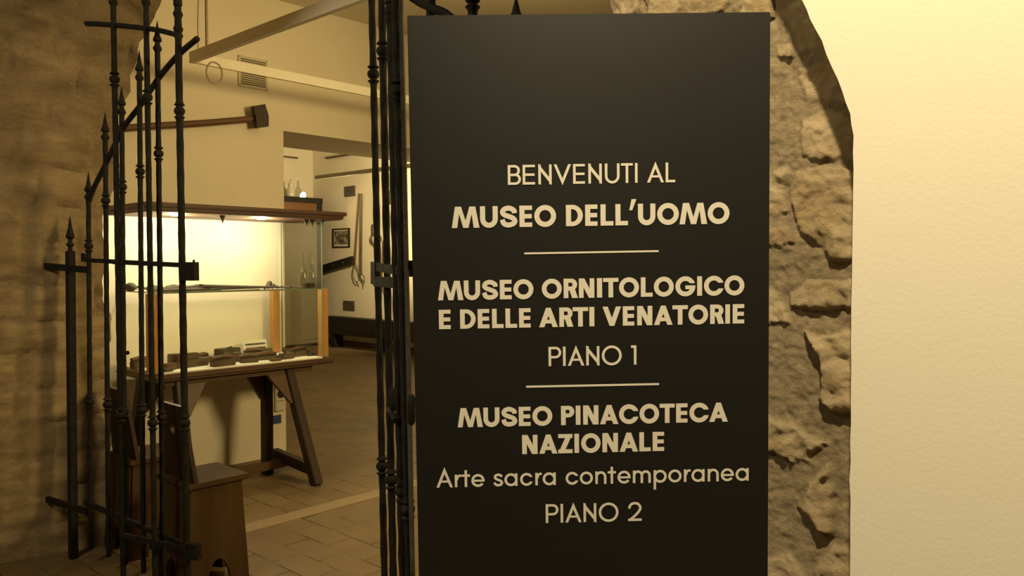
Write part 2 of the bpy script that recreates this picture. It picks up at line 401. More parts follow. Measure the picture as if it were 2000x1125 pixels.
o = m.build('wall_stone', STONE, None, True); o['kind'] = 'structure'; o['label'] = 'rough pale stone masonry left bare beside the white wall'
at = o.data.attributes.new('stone', 'FLOAT', 'POINT'); at.data.foreach_set('value', K.astype(np.float32))

# ---- white plaster wall in front, with its curved cut edge
XP = XN - .062
epx = [(1661, 1300), (1660, 1125), (1661, 900), (1663, 600), (1667, 330), (1666, 265), (1660, 222), (1646, 180), (1625, 130), (1604, 80), (1584, 38), (1565, 0), (1545, -45), (1520, -95), (1480, -170), (1420, -260)]
ed = []
for px, py in epx:
    q = onx(px, py, XP); ed.append((q.y, q.z))
ed[0] = (ed[1][0], 0)
fine = []
for (a, b), (c, d) in zip(ed[:-1], ed[1:]):
    n = max(2, int(math.hypot(c - a, d - b) / .03))
    for i in range(n):
        t = i / n; z = b + (d - b) * t; fine.append((a + (c - a) * t + .0025 * noise.noise(Vector((0, z * 30, 0))), z))
fine.append(ed[-1])
pl = [(XP, y, z) for y, z in fine] + [(XP, fine[-1][0], 3.7), (XP, -4, 3.7), (XP, -4, 0)]
m = MB(); m.prism(pl, (.058, 0, 0)); o = struct(m, 'wall_plaster', PLASTER_NEAR, 'bright white plaster wall with a curved cut edge')
m = MB(); m.bb((-3, 6.2, 0), (.8, 6.35, CEIL)); struct(m, 'wall_entrance', PLASTER)
m = MB(); m.bb((XN, -4, 0), (XF, .32, CEIL)); struct(m, 'wall_core', STONE)

# ------------------------------------------------------------ lettering
def glyph(ch, W, w, light):
    P = []; hb = w * (.86 if not light else .95)
    rect = lambda a, b, c, d: P.append([(a, b), (c, b), (c, d), (a, d)])
    def ring(cx, cy, rx, ry, a0, a1, tx, ty, n=40):
        L = []
        for i in range(n + 1):
            a = R_(a0 + (a1 - a0) * i / n); L.append((math.cos(a), math.sin(a)))
        Q = []; P.append(('g', Q))
        for (c0, s0), (c1, s1) in zip(L[:-1], L[1:]):
            Q.append([(cx + rx * c0, cy + ry * s0), (cx + rx * c1, cy + ry * s1), (cx + (rx - tx) * c1, cy + (ry - ty) * s1), (cx + (rx - tx) * c0, cy + (ry - ty) * s0)])
    def ringcut(cx, cy, rx, ry, yu, yl, tx, ty, n=44):   # open to the right, ends cut level at yu / yl (relative to centre)
        ao0 = math.asin(yu / ry); ai0 = math.asin(min(.99, yu / (ry - ty))); ao1 = 2 * math.pi + math.asin(yl / ry); ai1 = 2 * math.pi + math.asin(max(-.99, yl / (ry - ty)))
        o_ = []; i_ = []
        for k in range(n + 1):
            t = k / n; a = ao0 + (ao1 - ao0) * t; b = ai0 + (ai1 - ai0) * t
            o_.append((cx + rx * math.cos(a), cy + ry * math.sin(a))); i_.append((cx + (rx - tx) * math.cos(b), cy + (ry - ty) * math.sin(b)))
        P.append(('g', [[o_[k], o_[k + 1], i_[k + 1], i_[k]] for k in range(n)]))
    def stroke(pts, th, n=8):
        q = [pts[0]] + list(pts) + [pts[-1]]; C = []
        for i in range(1, len(q) - 2):
            for k in range(n):
                t = k / n; r = []
                for d in (0, 1):
                    a, b, c, e = q[i - 1][d], q[i][d], q[i + 1][d], q[i + 2][d]
                    r.append(.5 * (2 * b + (c - a) * t + (2 * a - 5 * b + 4 * c - e) * t * t + (3 * b - a - 3 * c + e) * t ** 3))
                C.append(tuple(r))
        C.append(pts[-1]); E = []
        for i, c in enumerate(C):
            a = C[max(0, i - 1)]; b = C[min(len(C) - 1, i + 1)]; dx, dy = b[0] - a[0], b[1] - a[1]; L = math.hypot(dx, dy) or 1
            E.append(((c[0] - dy / L * th / 2, c[1] + dx / L * th / 2), (c[0] + dy / L * th / 2, c[1] - dx / L * th / 2)))
        P.append(('g', [[e[0], g[0], g[1], e[1]] for e, g in zip(E[:-1], E[1:])]))
    if ch == 'I': rect(0, 0, W, 1)
    elif ch == 'E':
        rect(0, 0, w, 1); rect(w, 0, W, hb); rect(w, 1 - hb, W, 1); md = .5; rect(w, md - hb / 2, W * .97, md + hb / 2)
    elif ch == 'L': rect(0, 0, w, 1); rect(w, 0, W, hb)
    elif ch == 'T': rect(0, 1 - hb, W, 1); rect(W / 2 - w / 2, 0, W / 2 + w / 2, 1 - hb)
    elif ch == 'N':
        rect(0, 0, w, 1); rect(W - w, 0, W, 1)
        if light:
            v = w * math.sqrt(1 + (1.1 / W) ** 2); P.append([(0, 1.05), (0, 1.05 - v), (W, -.05), (W, -.05 + v)])
        else:
            h = w * 1.18; P.append([(0, 1), (h, 1), (W, 0), (W - h, 0)])
    elif ch in 'VA':
        s = (lambda x, y: (x, y)) if ch == 'V' else (lambda x, y: (x, 1 - y))
        h = w * 1.12; b = 0 if light else W * .125; tip = -.06 if light else 0
        sl = (W / 2 - b) / (1 - tip)
        P.append([s(0, 1), s(h, 1), s(W / 2 + (h - (W / 2 - b)) * 0 + 0, tip + (h - b) / sl if h > b else tip), s(W / 2 - b, tip)])
        P.append([s(W, 1), s(W - h, 1), s(W / 2, tip + (h - b) / sl if h > b else tip), s(W / 2 + b, tip)])
        P.append([s(W / 2 - b, tip), s(W / 2, tip + (h - b) / sl if h > b else tip), s(W / 2 + b, tip)])
        if ch == 'A':
            y0_, y1_ = (.255, .255 + w * .85) if light else (.19, .19 + w * .82)
            xo = lambda y: y / (1 - tip) * (W / 2 - b) + h * .5
            P.append([(xo(y0_), y0_), (W - xo(y0_), y0_), (W - xo(y1_), y1_), (xo(y1_), y1_)])
    elif ch == 'M':
        P.append([(0, 0), (.125 * W, 1), (.345 * W, 1), (.27 * W, .66), (.195 * W, 0)])
        P.append([(W, 0), (.86 * W, 1), (.645 * W, 1), (.725 * W, .66), (.79 * W, 0)])
        P.append([(.27 * W, .66), (.345 * W, 1), (.5 * W, .34), (.5 * W, 0), (.415 * W, 0)])
        P.append([(.725 * W, .66), (.645 * W, 1), (.5 * W, .34), (.5 * W, 0), (.6 * W, 0)])
    elif ch == 'O': ring(W / 2, .5, W / 2, .515, 0, 360, w, w, 64)
    elif ch == 'C': ringcut(W / 2 * 1.03, .5, W / 2 * 1.03, .515, .155, -.14, w, w)
    elif ch == 'G':
        ringcut(W / 2, .5, W / 2, .515, .155, .04, w, w); rect(W * .5, .35, W * .985, .545)
    elif ch == 'D':
        cx = W - .5; rect(0, 0, w, 1); rect(w, 0, cx, hb); rect(w, 1 - hb, cx, 1); ring(cx, .5, .5, .5, -90, 90, w, hb)
    elif ch == 'U':
        r = W / 2; rect(0, r, w, 1); rect(W - w, r, W, 1); ring(r, r, r, r + .015, 180, 360, w, w)
    elif ch in 'PRB':
        rect(0, 0, w, 1); lo = .40 if ch != 'B' else .5
        if ch == 'R': lo = .39
        lo -= hb / 2 if ch == 'B' else 0
        ry = (1 - lo) / 2; cx = W - ry if ch != 'B' else W * .93 - ry
        if ch == 'R': cx = W * .95 - ry
        rect(w, lo, cx, lo + hb); rect(w, 1 - hb, cx, 1); ring(cx, (1 + lo) / 2, ry, ry, -90, 90, w, hb)
        if ch == 'B':
            r2 = (lo + hb) / 2; rect(w, 0, W - r2, hb); ring(W - r2, r2, r2, r2, -90, 90, w, hb); rect(cx - .02, lo, W - r2, lo + hb)
        if ch == 'R': P.append([(W * .40, lo + .02), (W * .40 + w * 1.22, lo + .06), (W, 0), (W - w * 1.25, 0)])
    elif ch == 'S':
        stroke([(.84 * W, .655), (.80 * W, .79), (.53 * W, .895), (.26 * W, .84), (.165 * W, .70), (.27 * W, .585), (.53 * W, .50), (.77 * W, .41), (.86 * W, .27), (.74 * W, .155), (.48 * W, .105), (.24 * W, .17), (.145 * W, .36)], w * .98)
    elif ch == 'Z':
        rect(0, 1 - hb, W, 1); rect(0, 0, W, hb); h = w * 1.2; P.append([(0, hb * .0), (h, 0 + hb * .0), (W, 1), (W - h, 1)])
    elif ch == "'": P.append([(.33 * W, 1), (W, 1), (.42 * W, 0), (0, 0)])
    elif ch == '1': rect(W - w, 0, W, 1); rect(0, 1 - w * 1.0, W - w, 1)
    elif ch == '2':
        rect(0, 0, W, w); stroke([(.09 * W, .66), (.13 * W, .80), (.30 * W, .92), (.52 * W, .95), (.76 * W, .89), (.90 * W, .72), (.80 * W, .52), (.5 * W, .28), (.13 * W, .055)], w)
    else:
        X = .655; r = X / 2
        if ch in 'oapec':
            R2 = W / 2
        if ch == 'o': ring(R2, r, R2, r + .01, 0, 360, w, w, 56)
        elif ch == 'a': ring(R2, r, R2, r + .01, 0, 360, w, w, 56); rect(W - w, 0, W, X)
        elif ch == 'p': ring(R2, r, R2, r + .01, 0, 360, w, w, 56); rect(0, -.36, w, X)
        elif ch == 'c': ringcut(R2 * 1.05, r, R2 * 1.05, r + .01, .12, -.12, w, w)
        elif ch == 'e': ring(R2, r, R2, r + .01, 0, 325, w, w, 52); rect(w * .6, r - w * .5, W, r + w * .35)
        elif ch == 'r': rect(0, 0, w, X); stroke([(w * .8, .36), (w * 1.1, .50), (.62 * W, .585), (W, .60)], w * .92)
        elif ch == 't': rect(W / 2 - w / 2, 0, W / 2 + w / 2, .88); rect(0, X - w * .95, W, X)
        elif ch == 'n': q = W / 2; rect(0, 0, w, X); rect(W - w, 0, W, X - q); ring(q, X - q, q, q + .01, 0, 180, w, w)
        elif ch == 'm':
            q = (W + w) / 4; rect(0, 0, w, X); rect(2 * q - w, 0, 2 * q, X - q); rect(W - w, 0, W, X - q)
            ring(q, X - q, q, q + .01, 0, 180, w, w); ring(W - q, X - q, q, q + .01, 0, 180, w, w)
        elif ch == 's': stroke([(.86 * W, .50), (.72 * W, .57), (.5 * W, .60), (.26 * W, .56), (.18 * W, .47), (.30 * W, .385), (.55 * W, .325), (.80 * W, .25), (.85 * W, .16), (.70 * W, .075), (.46 * W, .055), (.24 * W, .10), (.10 * W, .19)], w)
    return P
LINES = [  # text, weight, cap height px, baseline (x,y)-(x,y), letters' left and right
 ('BENVENUTIAL', .13, 38.6, (1003, 361, 1309, 356), [992, 1017.6, 1021, 1045, 1051.6, 1077.6, 1081.6, 1115.6, 1119.4, 1142.4, 1149.2, 1175.4, 1181.4, 1210, 1213, 1236, 1240.2, 1245.2, 1263.6, 1296.6, 1300, 1318.6]),
 ("MUSEODELL'UOMO", .24, 41.6, (885, 445.5, 1354, 437.8), [882.5, 936.5, 938, 972.5, 976.2, 1010.7, 1014.8, 1039.5, 1043.7, 1086.2, 1105.5, 1138.4, 1143, 1167, 1173, 1198, 1202, 1226.4, 1229, 1243, 1246, 1280, 1283.5, 1325.8, 1327, 1381, 1382, 1424.5]),
 ('MUSEOORNITOLOGICO', .24, 38, (880, 586.4, 1366, 577.6), [855.5, 905.3, 906.4, 938, 941.3, 973, 976.5, 999.5, 1003, 1042, 1058.4, 1097.3, 1101, 1128.8, 1130.7, 1160.9, 1166, 1176, 1178, 1208, 1209, 1248, 1251.6, 1274.5, 1277, 1315.8, 1319, 1358, 1361.5, 1371, 1374.8, 1412.4, 1414.8, 1453.5]),
 ('EDELLEARTIVENATORIE', .24, 37.8, (869, 642.7, 1442, 631.7), [857.6, 880.5, 899, 929.3, 933.3, 956, 961.3, 983.7, 987.5, 1010, 1014, 1036.5, 1053, 1089.6, 1092.5, 1119.7, 1118.7, 1148.8, 1151.2, 1160.9, 1176.9, 1213.2, 1216.4, 1238.8, 1244.4, 1274, 1277.2, 1313.5, 1313.2, 1343.3, 1344.4, 1382.8, 1386.8, 1414, 1416.4, 1425.5, 1430.8, 1453.2]),
 ('PIANO1', .132, 37.6, (1075, 715, 1240, 712), [1071.5, 1096.3, 1099.7, 1104.9, 1109, 1141.3, 1145, 1170.8, 1175.5, 1214.3, 1232.5, 1243]),
 ('MUSEOPINACOTECA', .24, 37.5, (918, 834.1, 1403, 823.6), [894, 943.3, 944.4, 975.9, 979, 1010.5, 1013.4, 1036.4, 1040, 1078.8, 1095.9, 1121.8, 1124.6, 1133.8, 1139, 1168.9, 1171.7, 1207.8, 1209, 1246.6, 1249, 1287.2, 1288.3, 1317.7, 1320.4, 1342.6, 1346.3, 1383.8, 1384.8, 1421.3]),
 ('NAZIONALE', .24, 37.4, (1035, 886.6, 1286, 880.6), [1020, 1050, 1053.2, 1088.9, 1090.4, 1118.3, 1122, 1131, 1135.2, 1173, 1176.6, 1207, 1210, 1246.2, 1248.7, 1270.8, 1274.6, 1297]),
 ('Artesacracontemporanea', .128, 37.4, (868, 951.9, 1455, 938.5), [852.5, 884.8, 888.5, 901.3, 902, 918.4, 920.8, 946.7, 963.5, 983.2, 985.3, 1010.9, 1016, 1040, 1045.6, 1058.4, 1060, 1085.6, 1104.8, 1129, 1132.5, 1158, 1162.8, 1184.4, 1187, 1203, 1206, 1231.6, 1236, 1271, 1276.4, 1302, 1305, 1331, 1335.6, 1348.7, 1350.3, 1376, 1382, 1403.6, 1407.6, 1433, 1436.4, 1462]),
 ('PIANO2', .132, 36.6, (1068, 1021.2, 1240, 1017.2), [1066, 1091, 1095, 1100, 1104, 1136, 1139.7, 1164.7, 1169.5, 1208, 1226.8, 1253.2])]
SW = .60; kS = SW / .62
Tr = Vector((.13177731 * kS, 1.37079149 * kS, .42401149 * kS))           # right, forward, up of the top edge's middle
top = CAM + Rv * Tr.x + Vector((math.cos(YAW), math.sin(YAW), 0)) * Tr.y + Vector((0, 0, Tr.z))
Ms = Matrix.Rotation(YAW - R_(90), 3, 'Z') @ Matrix.Rotation(.01490699, 3, 'Z') @ Matrix.Rotation(.02503552, 3, 'X') @ Matrix.Rotation(-.01424697, 3, 'Y')
SH = (top.z - .006) / abs((Ms @ Vector((0, 0, 1))).z)
sign = thing('welcome_sign', 'tall matt black board with cream museum lettering standing in the archway', 'sign', top - Ms @ Vector((0, 0, SH)))
sign.rotation_euler = Ms.to_euler()
def sgn(px, py):          # a point of the picture on the board's face -> its own (across, up)
    r = ray(px, py); n = Ms @ Vector((0, 1, 0)); t = (sign.location - CAM).dot(n) / r.dot(n)
    q = Ms.transposed() @ (CAM + r * t - sign.location); return q.x, q.z
m = MB(); m.box((0, .006, SH / 2), (SW, .0115, SH), None, .0012); m.build('panel', SIGNBLACK, sign, off=Z0)
for s_, wt, cap, (bx0, by0, bx1, by1), xs in LINES:
    m = MB(); light_ = wt < .2
    for i, ch in enumerate(s_):
        xl, xr = xs[2 * i], xs[2 * i + 1]; bl = lambda x: by0 + (by1 - by0) * (x - bx0) / (bx1 - bx0)
        u0, v0 = sgn(xl, bl(xl)); u1, v1 = sgn(xr, bl(xr)); vt = sgn(xl, bl(xl) - cap)[1]; c = vt - v0; W = (u1 - u0) / c
        wt_ = wt
        if ch == "'": v0 = v0 + c * .70; c = c * .52; W = (u1 - u0) / c
        if ch == 'I': wt_ = W
        for gi, item in enumerate(glyph(ch, W, wt_, light_)):      # overlapping strokes lie a hair apart
            for poly in (item[1] if item[0] == 'g' else [item]):
                m.poly([(u0 + x * c, -.0006 - .00005 * gi, v0 + y * c) for x, y in poly])
    m.build('lettering', LETTER, sign, off=Z0)
for (xa, ya, xb, yb, th) in ((1023.6, 495, 1286.6, 490.4, 3.6), (1027.3, 755.2, 1287.5, 750, 4)):
    u0, v0 = sgn(xa, ya); u1, v1 = sgn(xb, yb); h = (sgn(xa, ya - th)[1] - v0) / 2; m = MB()
    pts = [(u0 + h - h * math.sin(a), v0 + h * math.cos(a)) for a in [math.pi * i / 8 for i in range(9)]][::-1]
    pts = [(u0 + h + h * math.cos(a), v0 + h * math.sin(a)) for a in [math.pi / 2 + math.pi * i / 8 for i in range(9)]] + [(u1 - h + h * math.cos(a), v1 + h * math.sin(a)) for a in [-math.pi / 2 + math.pi * i / 8 for i in range(9)]]
    m.poly([(a, -.0006, b) for a, b in pts]); m.build('divider_line', LETTER, sign, off=Z0)

# ------------------------------------------------------------ wrought iron gate
def axis_pts(pxt, pxb, D):
    a = pt(pxt, 0, D); b = pt(pxb, 1125, D)
    at_ = lambda z: a + (b - a) * ((z - a.z) / (b.z - a.z)); return at_
def zat(py, D): return pt(1000, py, D).z
def gate_bar(root, pxt, pxb, D, top=None, tip=None, balls=(), collars=(), zb=.055, r=.0135, flat=False, seed=0, rb=.0235, twist=.07):
    A = axis_pts(pxt, pxb, D); base_spear = zat(tip[1], D) if tip else zat(top, D)
    zs_ = list(np.arange(zb, base_spear, .028)) + [base_spear]
    m = MB()
    if flat: m.bar(A(zb), A(base_spear), .011, .030, (Fv.x, Fv.y, 0))
    else: m.tube([A(z) for z in zs_], r, 8, True, twist, seed)
    bar = m.build('bar', IRON2 if flat else IRON, root, True)
    def knob(z, rr):
        m = MB(); b = rr
        m.lathe(A(z - 2.1 * b), A(z + 1) - A(z), [(0, r * .9), (.55 * b, r * 1.1), (.9 * b, b * .98), (.96 * b, b * .98), (1.1 * b, .6 * b), (1.25 * b, .5 * b), (1.6 * b, .90 * b), (2.1 * b, 1.06 * b), (2.6 * b, .90 * b), (2.93 * b, .5 * b), (3.1 * b, .6 * b), (3.22 * b, b * .98), (3.3 * b, b * .98), (3.65 * b, r * 1.1), (4.2 * b, r * .9)], 14)
        m.build('ball_knop', IRON, bar, True)
    for py in balls: knob(zat(py, D), rb)
    for py in collars:
        m = MB(); z = zat(py, D); m.lathe(A(z - .016), A(z + 1) - A(z), [(0, r), (.01, rb * .85), (.016, rb * .95), (.022, rb * .85), (.032, r)], 12); m.build('collar', IRON, bar, True)
    if tip:
        m = MB(); z0_, z1_ = zat(tip[1], D), zat(tip[0], D); L = z1_ - z0_
        m.lathe(A(z0_), A(z1_) - A(z0_), [(0, .010), (.04 * L, .0195), (.16 * L, .0185), (.3 * L, .0125), (.6 * L, .0075), (L, .0008)], 10)
        m.build('spearhead', IRON, bar, True)
    return bar
def bez(P3, n=5):
    out = []; q = [P3[0]] + P3 + [P3[-1]]
    for i in range(1, len(q) - 2):
        for k in range(n):
            t = k / n; a, b, c, e = q[i - 1], q[i], q[i + 1], q[i + 2]
            out.append(.5 * (2 * b + (c - a) * t + (2 * a - 5 * b + 4 * c - e) * t * t + (3 * b - a - 3 * c + e) * t ** 3))
    return out + [P3[-1]]
# left leaf: panel A hinges on the post, panel B is folded back in front of it
pa = pt(173.5, 513, 4.165); pb = pt(354, 513, 3.626)
def Dn(px, a=pa, b=pb):     # depth of the panel's vertical plane along a pixel column
    r = ray(px, 513); d = Vector((b.x - a.x, b.y - a.y, 0)); n = Vector((-d.y, d.x, 0)); return (a - CAM).dot(n) / r.dot(n)
ga = thing('iron_gate', 'left leaf of the wrought iron gate, folded beside the stone jamb', 'gate', (pa.x, pa.y, 0))
la = [(170.5, 177.5, (335, 375), [480, 785], [385]), (203.5, 212.5, (218, 258), [392, 790], [268]), (236, 245, (168, 206), [365, 803], [219]),
      (271, 280.5, (97, 139), [335, 801], [152]), (306.5, 319, (40, 82), [300, 815], [95]), (347, 366, (-72, 14), [217, 826], [28, 57])]
for i, (a, b, tp, bl, co) in enumerate(la):
    gate_bar(ga, a, b, Dn((a + b) / 2), None, tp, bl, co, .085, .0160 if i == 5 else .0125, False, i, .0235 if i == 5 else .0215)
pB = pt(230, 513, 3.753)
DB = lambda px: Dn(px, pb, pB)
for i, (a, b, bl) in enumerate([(285, 303, [190, 826]), (221, 241, [155, 811])]):
    gate_bar(ga, a, b, DB((a + b) / 2), None, (-45, -6), bl, [5], .075, .0132, False, i + 9, .0225)
def rail(root, name, P, wd, ht, round_=False, mt=IRON):
    m = MB()
    if round_: m.tube(P, wd, 8)
    else:
        for p, q in zip(P[:-1], P[1:]): m.bar(p, q + (q - p).normalized() * .003, wd, ht)
    return m.build(name, mt, root, round_)
rail(ga, 'top_rail', bez([pt(x, y, Dn(min(x, 360)) if x < 380 else 3.557) for x, y in ((172, 398), (184, 366), (208, 318), (240, 252), (274, 206), (312, 150), (350, 106), (386, 75))]), .013, 0, True)
rail(ga, 'top_rail', bez([pt(x, y, DB(x)) for x, y in ((354, 71), (322, 62), (290, 56), (222, 49), (168, 46))]), .012, 0, True)
rail(ga, 'middle_rail', [pt(166, 508, Dn(168)), pt(360, 518, Dn(354))], .008, .022)
rail(ga, 'middle_rail', [pt(352, 518, DB(352)), pt(222, 512, DB(222))], .008, .020)
rail(ga, 'bottom_rail', [pt(166, 981, Dn(168)), pt(360, 1064, Dn(354))], .014, .024)
rail(ga, 'bottom_rail', [pt(392, 1079, 3.587), pt(358, 1071, DB(354)), pt(236, 1045, DB(236))], .014, .024)
m = MB(); m.bar(pt(357, 530, 3.606), pt(384, 530, 3.587), .035, .084); m.tube([pt(378.5, 512, 3.587), pt(378.5, 507, 3.587)], [.006, .004], 8)
m.build('lock_box', IRON, ga)
m = MB(); m.bar(pt(371, 1076, 3.606), pt(390, 1078, 3.587), .03, .07); m.build('floor_bolt', IRON, ga)
m = MB(); m.ball(pt(249, 689, 3.715), .010); m.build('bolt_knob', IRON, ga, True)
# hinge post by the stone jamb
D0 = 4.26
gp = thing('gate_post', 'square black iron post with a spear tip against the stone jamb', 'post', (pt(139, 513, D0).x, pt(139, 513, D0).y, 0))
A = axis_pts(132.5, 143.5, D0); m = MB(); zt = zat(490, D0); m.bar(A(0), A(zt), .040, .040, (1, 0, 0), .004); m.build('shaft', IRON, gp)
m = MB(); m.lathe(A(zt), A(zt + 1) - A(zt), [(0, .012), (.02, .011), (.03, .019), (.038, .019), (.046, .010), (.062, .011), (.072, .022), (.085, .020), (.12, .011), (.17, .004), (.19, .0006)], 12); m.build('spearhead', IRON, gp, True)
for y0_, y1_, py2 in ((519, 527, 0), (975, 992, 1)):
    m = MB(); m.bar(pt(82 if not py2 else 92, y0_, D0 + .03), pt(171 if not py2 else 172, y1_ if not py2 else 1000, D0 - .085), .02, .034 if not py2 else .03); m.build('hinge_strap', IRON, gp)
m = MB(); m.bar(pt(160.5, 503, 4.20), pt(168.5, 503, 4.20), .024, .045); m.build('hinge_pin', IRON, gp)
# right leaf: panel B swung into the room, panel A closed behind the board
gb = thing('iron_gate', 'right leaf of the wrought iron gate, folded edge-on beside the black board', 'gate', (1.56, 1.75, 0))
for i, (a, b, D, tp, bl, r, fl) in enumerate([
    (726, 751, 2.914, (-120, -60), [145, 910], .0125, 0), (745.5, 768, 2.73, (-160, -90), [100, 937], .0125, 0), (763.5, 789, 2.588, (-200, -130), [22, 960], .0165, 0),
    (772, 800, 2.46, (-240, -160), [178, 995], .0135, 0), (783.5, 806, 2.38, (-280, -200), [], .012, 1),
    (841.5, 858, 2.33, (-90, -30), [400], .0135, 0), (923, 930, 2.21, (-80, -40), [-4, 900], .0135, 0), (1008, 1008, 2.10, (-8, 40), [200, 900], .0125, 0)]):
    bar = gate_bar(gb, a, b, D, None, tp, bl, [], .05, r, fl, i + 20, .0215)
rail(gb, 'middle_rail', [pt(728, 520, 2.915), pt(772, 527, 2.58), pt(806, 531, 2.40)], .010, .030)
rail(gb, 'middle_rail', [pt(790, 516, 2.41), pt(1090, 516, 2.02)], .010, .022)
m = MB(); m.bar(pt(727, 533, 2.93), pt(735, 534, 2.85), .012, .082); m.bar(pt(733, 550, 2.86), pt(770, 552, 2.60), .014, .036); m.build('lock_box', IRON, gb)
rail(gb, 'top_rail', bez([pt(x, y, D) for x, y, D in ((760, -40, 2.5), (812, 0, 2.39), (845, 16, 2.31), (880, 34, 2.27), (927, 90, 2.19), (1008, 170, 2.08), (1090, 300, 2.0))]), .013, 0, True)
for px, pya, pyb, D in ((768, 757, 803, 2.55), (803.5, 770, 830, 2.37)):
    m = MB(); m.lathe(pt(px, pyb, D), (0, 0, 1), [(0, .006), (.01, .012), (zat(pya, D) - zat(pyb, D) - .01, .012), (zat(pya, D) - zat(pyb, D), .006)], 10); m.build('hinge_knuckle', IRON, gb, True)
m = MB(); m.tube([pt(760, 800, 2.7), pt(766, 808, 2.6), pt(772, 822, 2.56)], .010, 8); m.build('latch_hook', IRON, gb, True)
rail(gb, 'bottom_rail', [pt(740, 1150, 2.92), pt(806, 1215, 2.40)], .014, .024)
gq = thing('gate_post', 'iron hinge post of the right gate leaf behind the black board', 'post', (1.56, 1.256, 0))
m = MB(); m.bb((1.54, 1.236, 0), (1.58, 1.276, 1.55)); m.build('shaft', IRON, gq)
m = MB(); m.lathe((1.56, 1.256, 1.55), (0, 0, 1), [(0, .012), (.03, .02), (.05, .01), (.08, .022), (.19, .0006)], 12); m.build('spearhead', IRON, gq, True)

# ------------------------------------------------------------ trestle table and glass case
TZ = .85; xa, xb, ya, yb = 2.20, 3.60, 5.13, 5.76
tb = thing('trestle_table', 'old wooden trestle table under the glass case', 'table', (2.9, 5.45, 0))
m = MB(); m.bb((xa, ya, TZ - .045), (xb, yb, TZ), .018); m.build('tabletop', TABLEWOOD, tb)
m = MB(); m.bb((xa + .10, ya + .06, TZ - .085), (xb - .18, ya + .085, TZ - .045)); m.bb((xa + .1, yb - .12, TZ - .085), (xb - .18, yb - .095, TZ - .045)); m.build('apron', TABLEWOOD, tb)
def leg(p, q, name='leg', wd=.065, ht=.075): 
    m = MB(); m.bar(p, q, wd, ht, (0, 1, 0), .004); return m.build(name, DARKWOOD, tb)
f1 = onz(619, 948, 0); f2 = onz(522, 925, 0)
lt = [((3.22, 5.22, TZ - .05), (f1.x, f1.y, 0)), ((f2.x + .02, f2.y + .03, TZ - .05), (f2.x, f2.y, 0)), ((2.40, 5.22, TZ - .05), (2.36, 4.98, 0)), ((2.27, 5.45, TZ - .05), (2.24, 5.68, 0))]
for a, b in lt: leg(a, b)
for i, (a, b) in enumerate(lt):
    a = Vector(a); b = Vector(b); s_ = -1 if i < 2 else 1; t = .30; p = a.lerp(b, t)
    m = MB(); x0_ = a.x + s_ * .03
    m.prism([(a.x + s_ * .02, a.y - .02, TZ - .05), (a.x + s_ * .20, a.y - .02, TZ - .05), (p.x + s_ * .05, p.y - .02, p.z), (p.x + s_ * .02, p.y - .02, p.z)], (0, .04, 0)); m.build('corner_brace', TABLEWOOD, tb)
m = MB(); m.bar((f1.x + .01, f1.y + .06, .10), (f1.x + .02, 5.40, .13), .05, .075); m.build('end_stretcher', DARKWOOD, tb)
m = MB(); m.bar((lt[2][1][0], 5.02, .14), (2.26, 5.66, .14), .05, .07); m.build('end_stretcher', DARKWOOD, tb)
s1 = ony(583, 897, 5.28); m = MB(); m.bb((2.25, 5.255, s1.z - .03), (s1.x, 5.305, s1.z + .03), .004); m.build('long_stretcher', TABLEWOOD, tb)

case = thing('display_case', 'lit glass display case with a dark wooden cornice on the trestle table', 'display case', (2.9, 5.45, TZ))
gx0, gx1, gy0, gy1 = 2.26, 3.50, 5.17, 5.74; CT = 1.905
m = MB(); m.bb((gx0, gy0, TZ + .001), (gx1, gy1, TZ + .010)); m.build('base_liner', LINER, case)
cx0, cx1, cy0, cy1 = 2.14, 3.66, 5.06, 5.78
m = MB(); m.bb((cx0, cy0, 1.935), (cx1, cy1, 1.965), .008); m.bb((cx0 + .018, cy0 + .018, 1.915), (cx1 - .018, cy1, 1.936), .006); m.bb((cx0 + .03, cy0 + .03, CT), (cx1 - .03, cy1, 1.916)); m.build('cornice', CORNICE, case)
SZ = 1.378
m = MB(); m.bb((gx0 + .006, gy0 + .006, SZ), (gx1 - .006, gy1 - .02, SZ + .007)); sh = m.build('glass_shelf', GLASS, case)
m = MB()
for a, b in (((gx0 + .005, gy0 + .004), (gx1 - .005, gy0 + .0055)), ((gx0 + .004, gy0 + .004), (gx0 + .0055, gy1 - .02))): m.bb((*a, SZ - .001), (*b, SZ + .008))
m.build('shelf_edge', GLASSEDGE, sh)
for a, b in (((gx0, gy0), (gx1, gy0)), ((gx0, gy0), (gx0, gy1)), ((gx1, gy0), (gx1, gy1))):
    m = MB(); m.poly([(*a, TZ + .01), (*b, TZ + .01), (*b, CT), (*a, CT)]); m.build('glass_pane', GLASS, case)
for x, y in ((gx0, gy0), (gx1, gy0), (gx1, gy1), (gx0, gy1)):
    m = MB(); m.bb((x - .003, y - .003, TZ + .01), (x + .003, y + .003, CT)); m.build('glass_joint', GLASSEDGE, case)
for px, y in ((297, gy0 + .04), (631, gy0 + .04), (537, gy1 - .05)):
    x = ony(px, 650, y).x
    m = MB(); m.bb((x - .028, y - .028, TZ + .01), (x + .028, y + .028, SZ)); m.build('shelf_post', PINE, case)
for px, py in ((510, 427), (344, 420)):
    q = onz(px, py, CT); q = Vector((q.x, min(max(q.y, 5.3), 5.6), CT))
    m = MB(); m.lathe(q, (0, 0, -1), [(0, .032), (.004, .032), (.006, .026)], 20); dl = m.build('downlight', BULB, case, True)
    light('case_light', 'POINT', q - Vector((0, 0, .045)), 19, (1, .86, .52), None, .025)
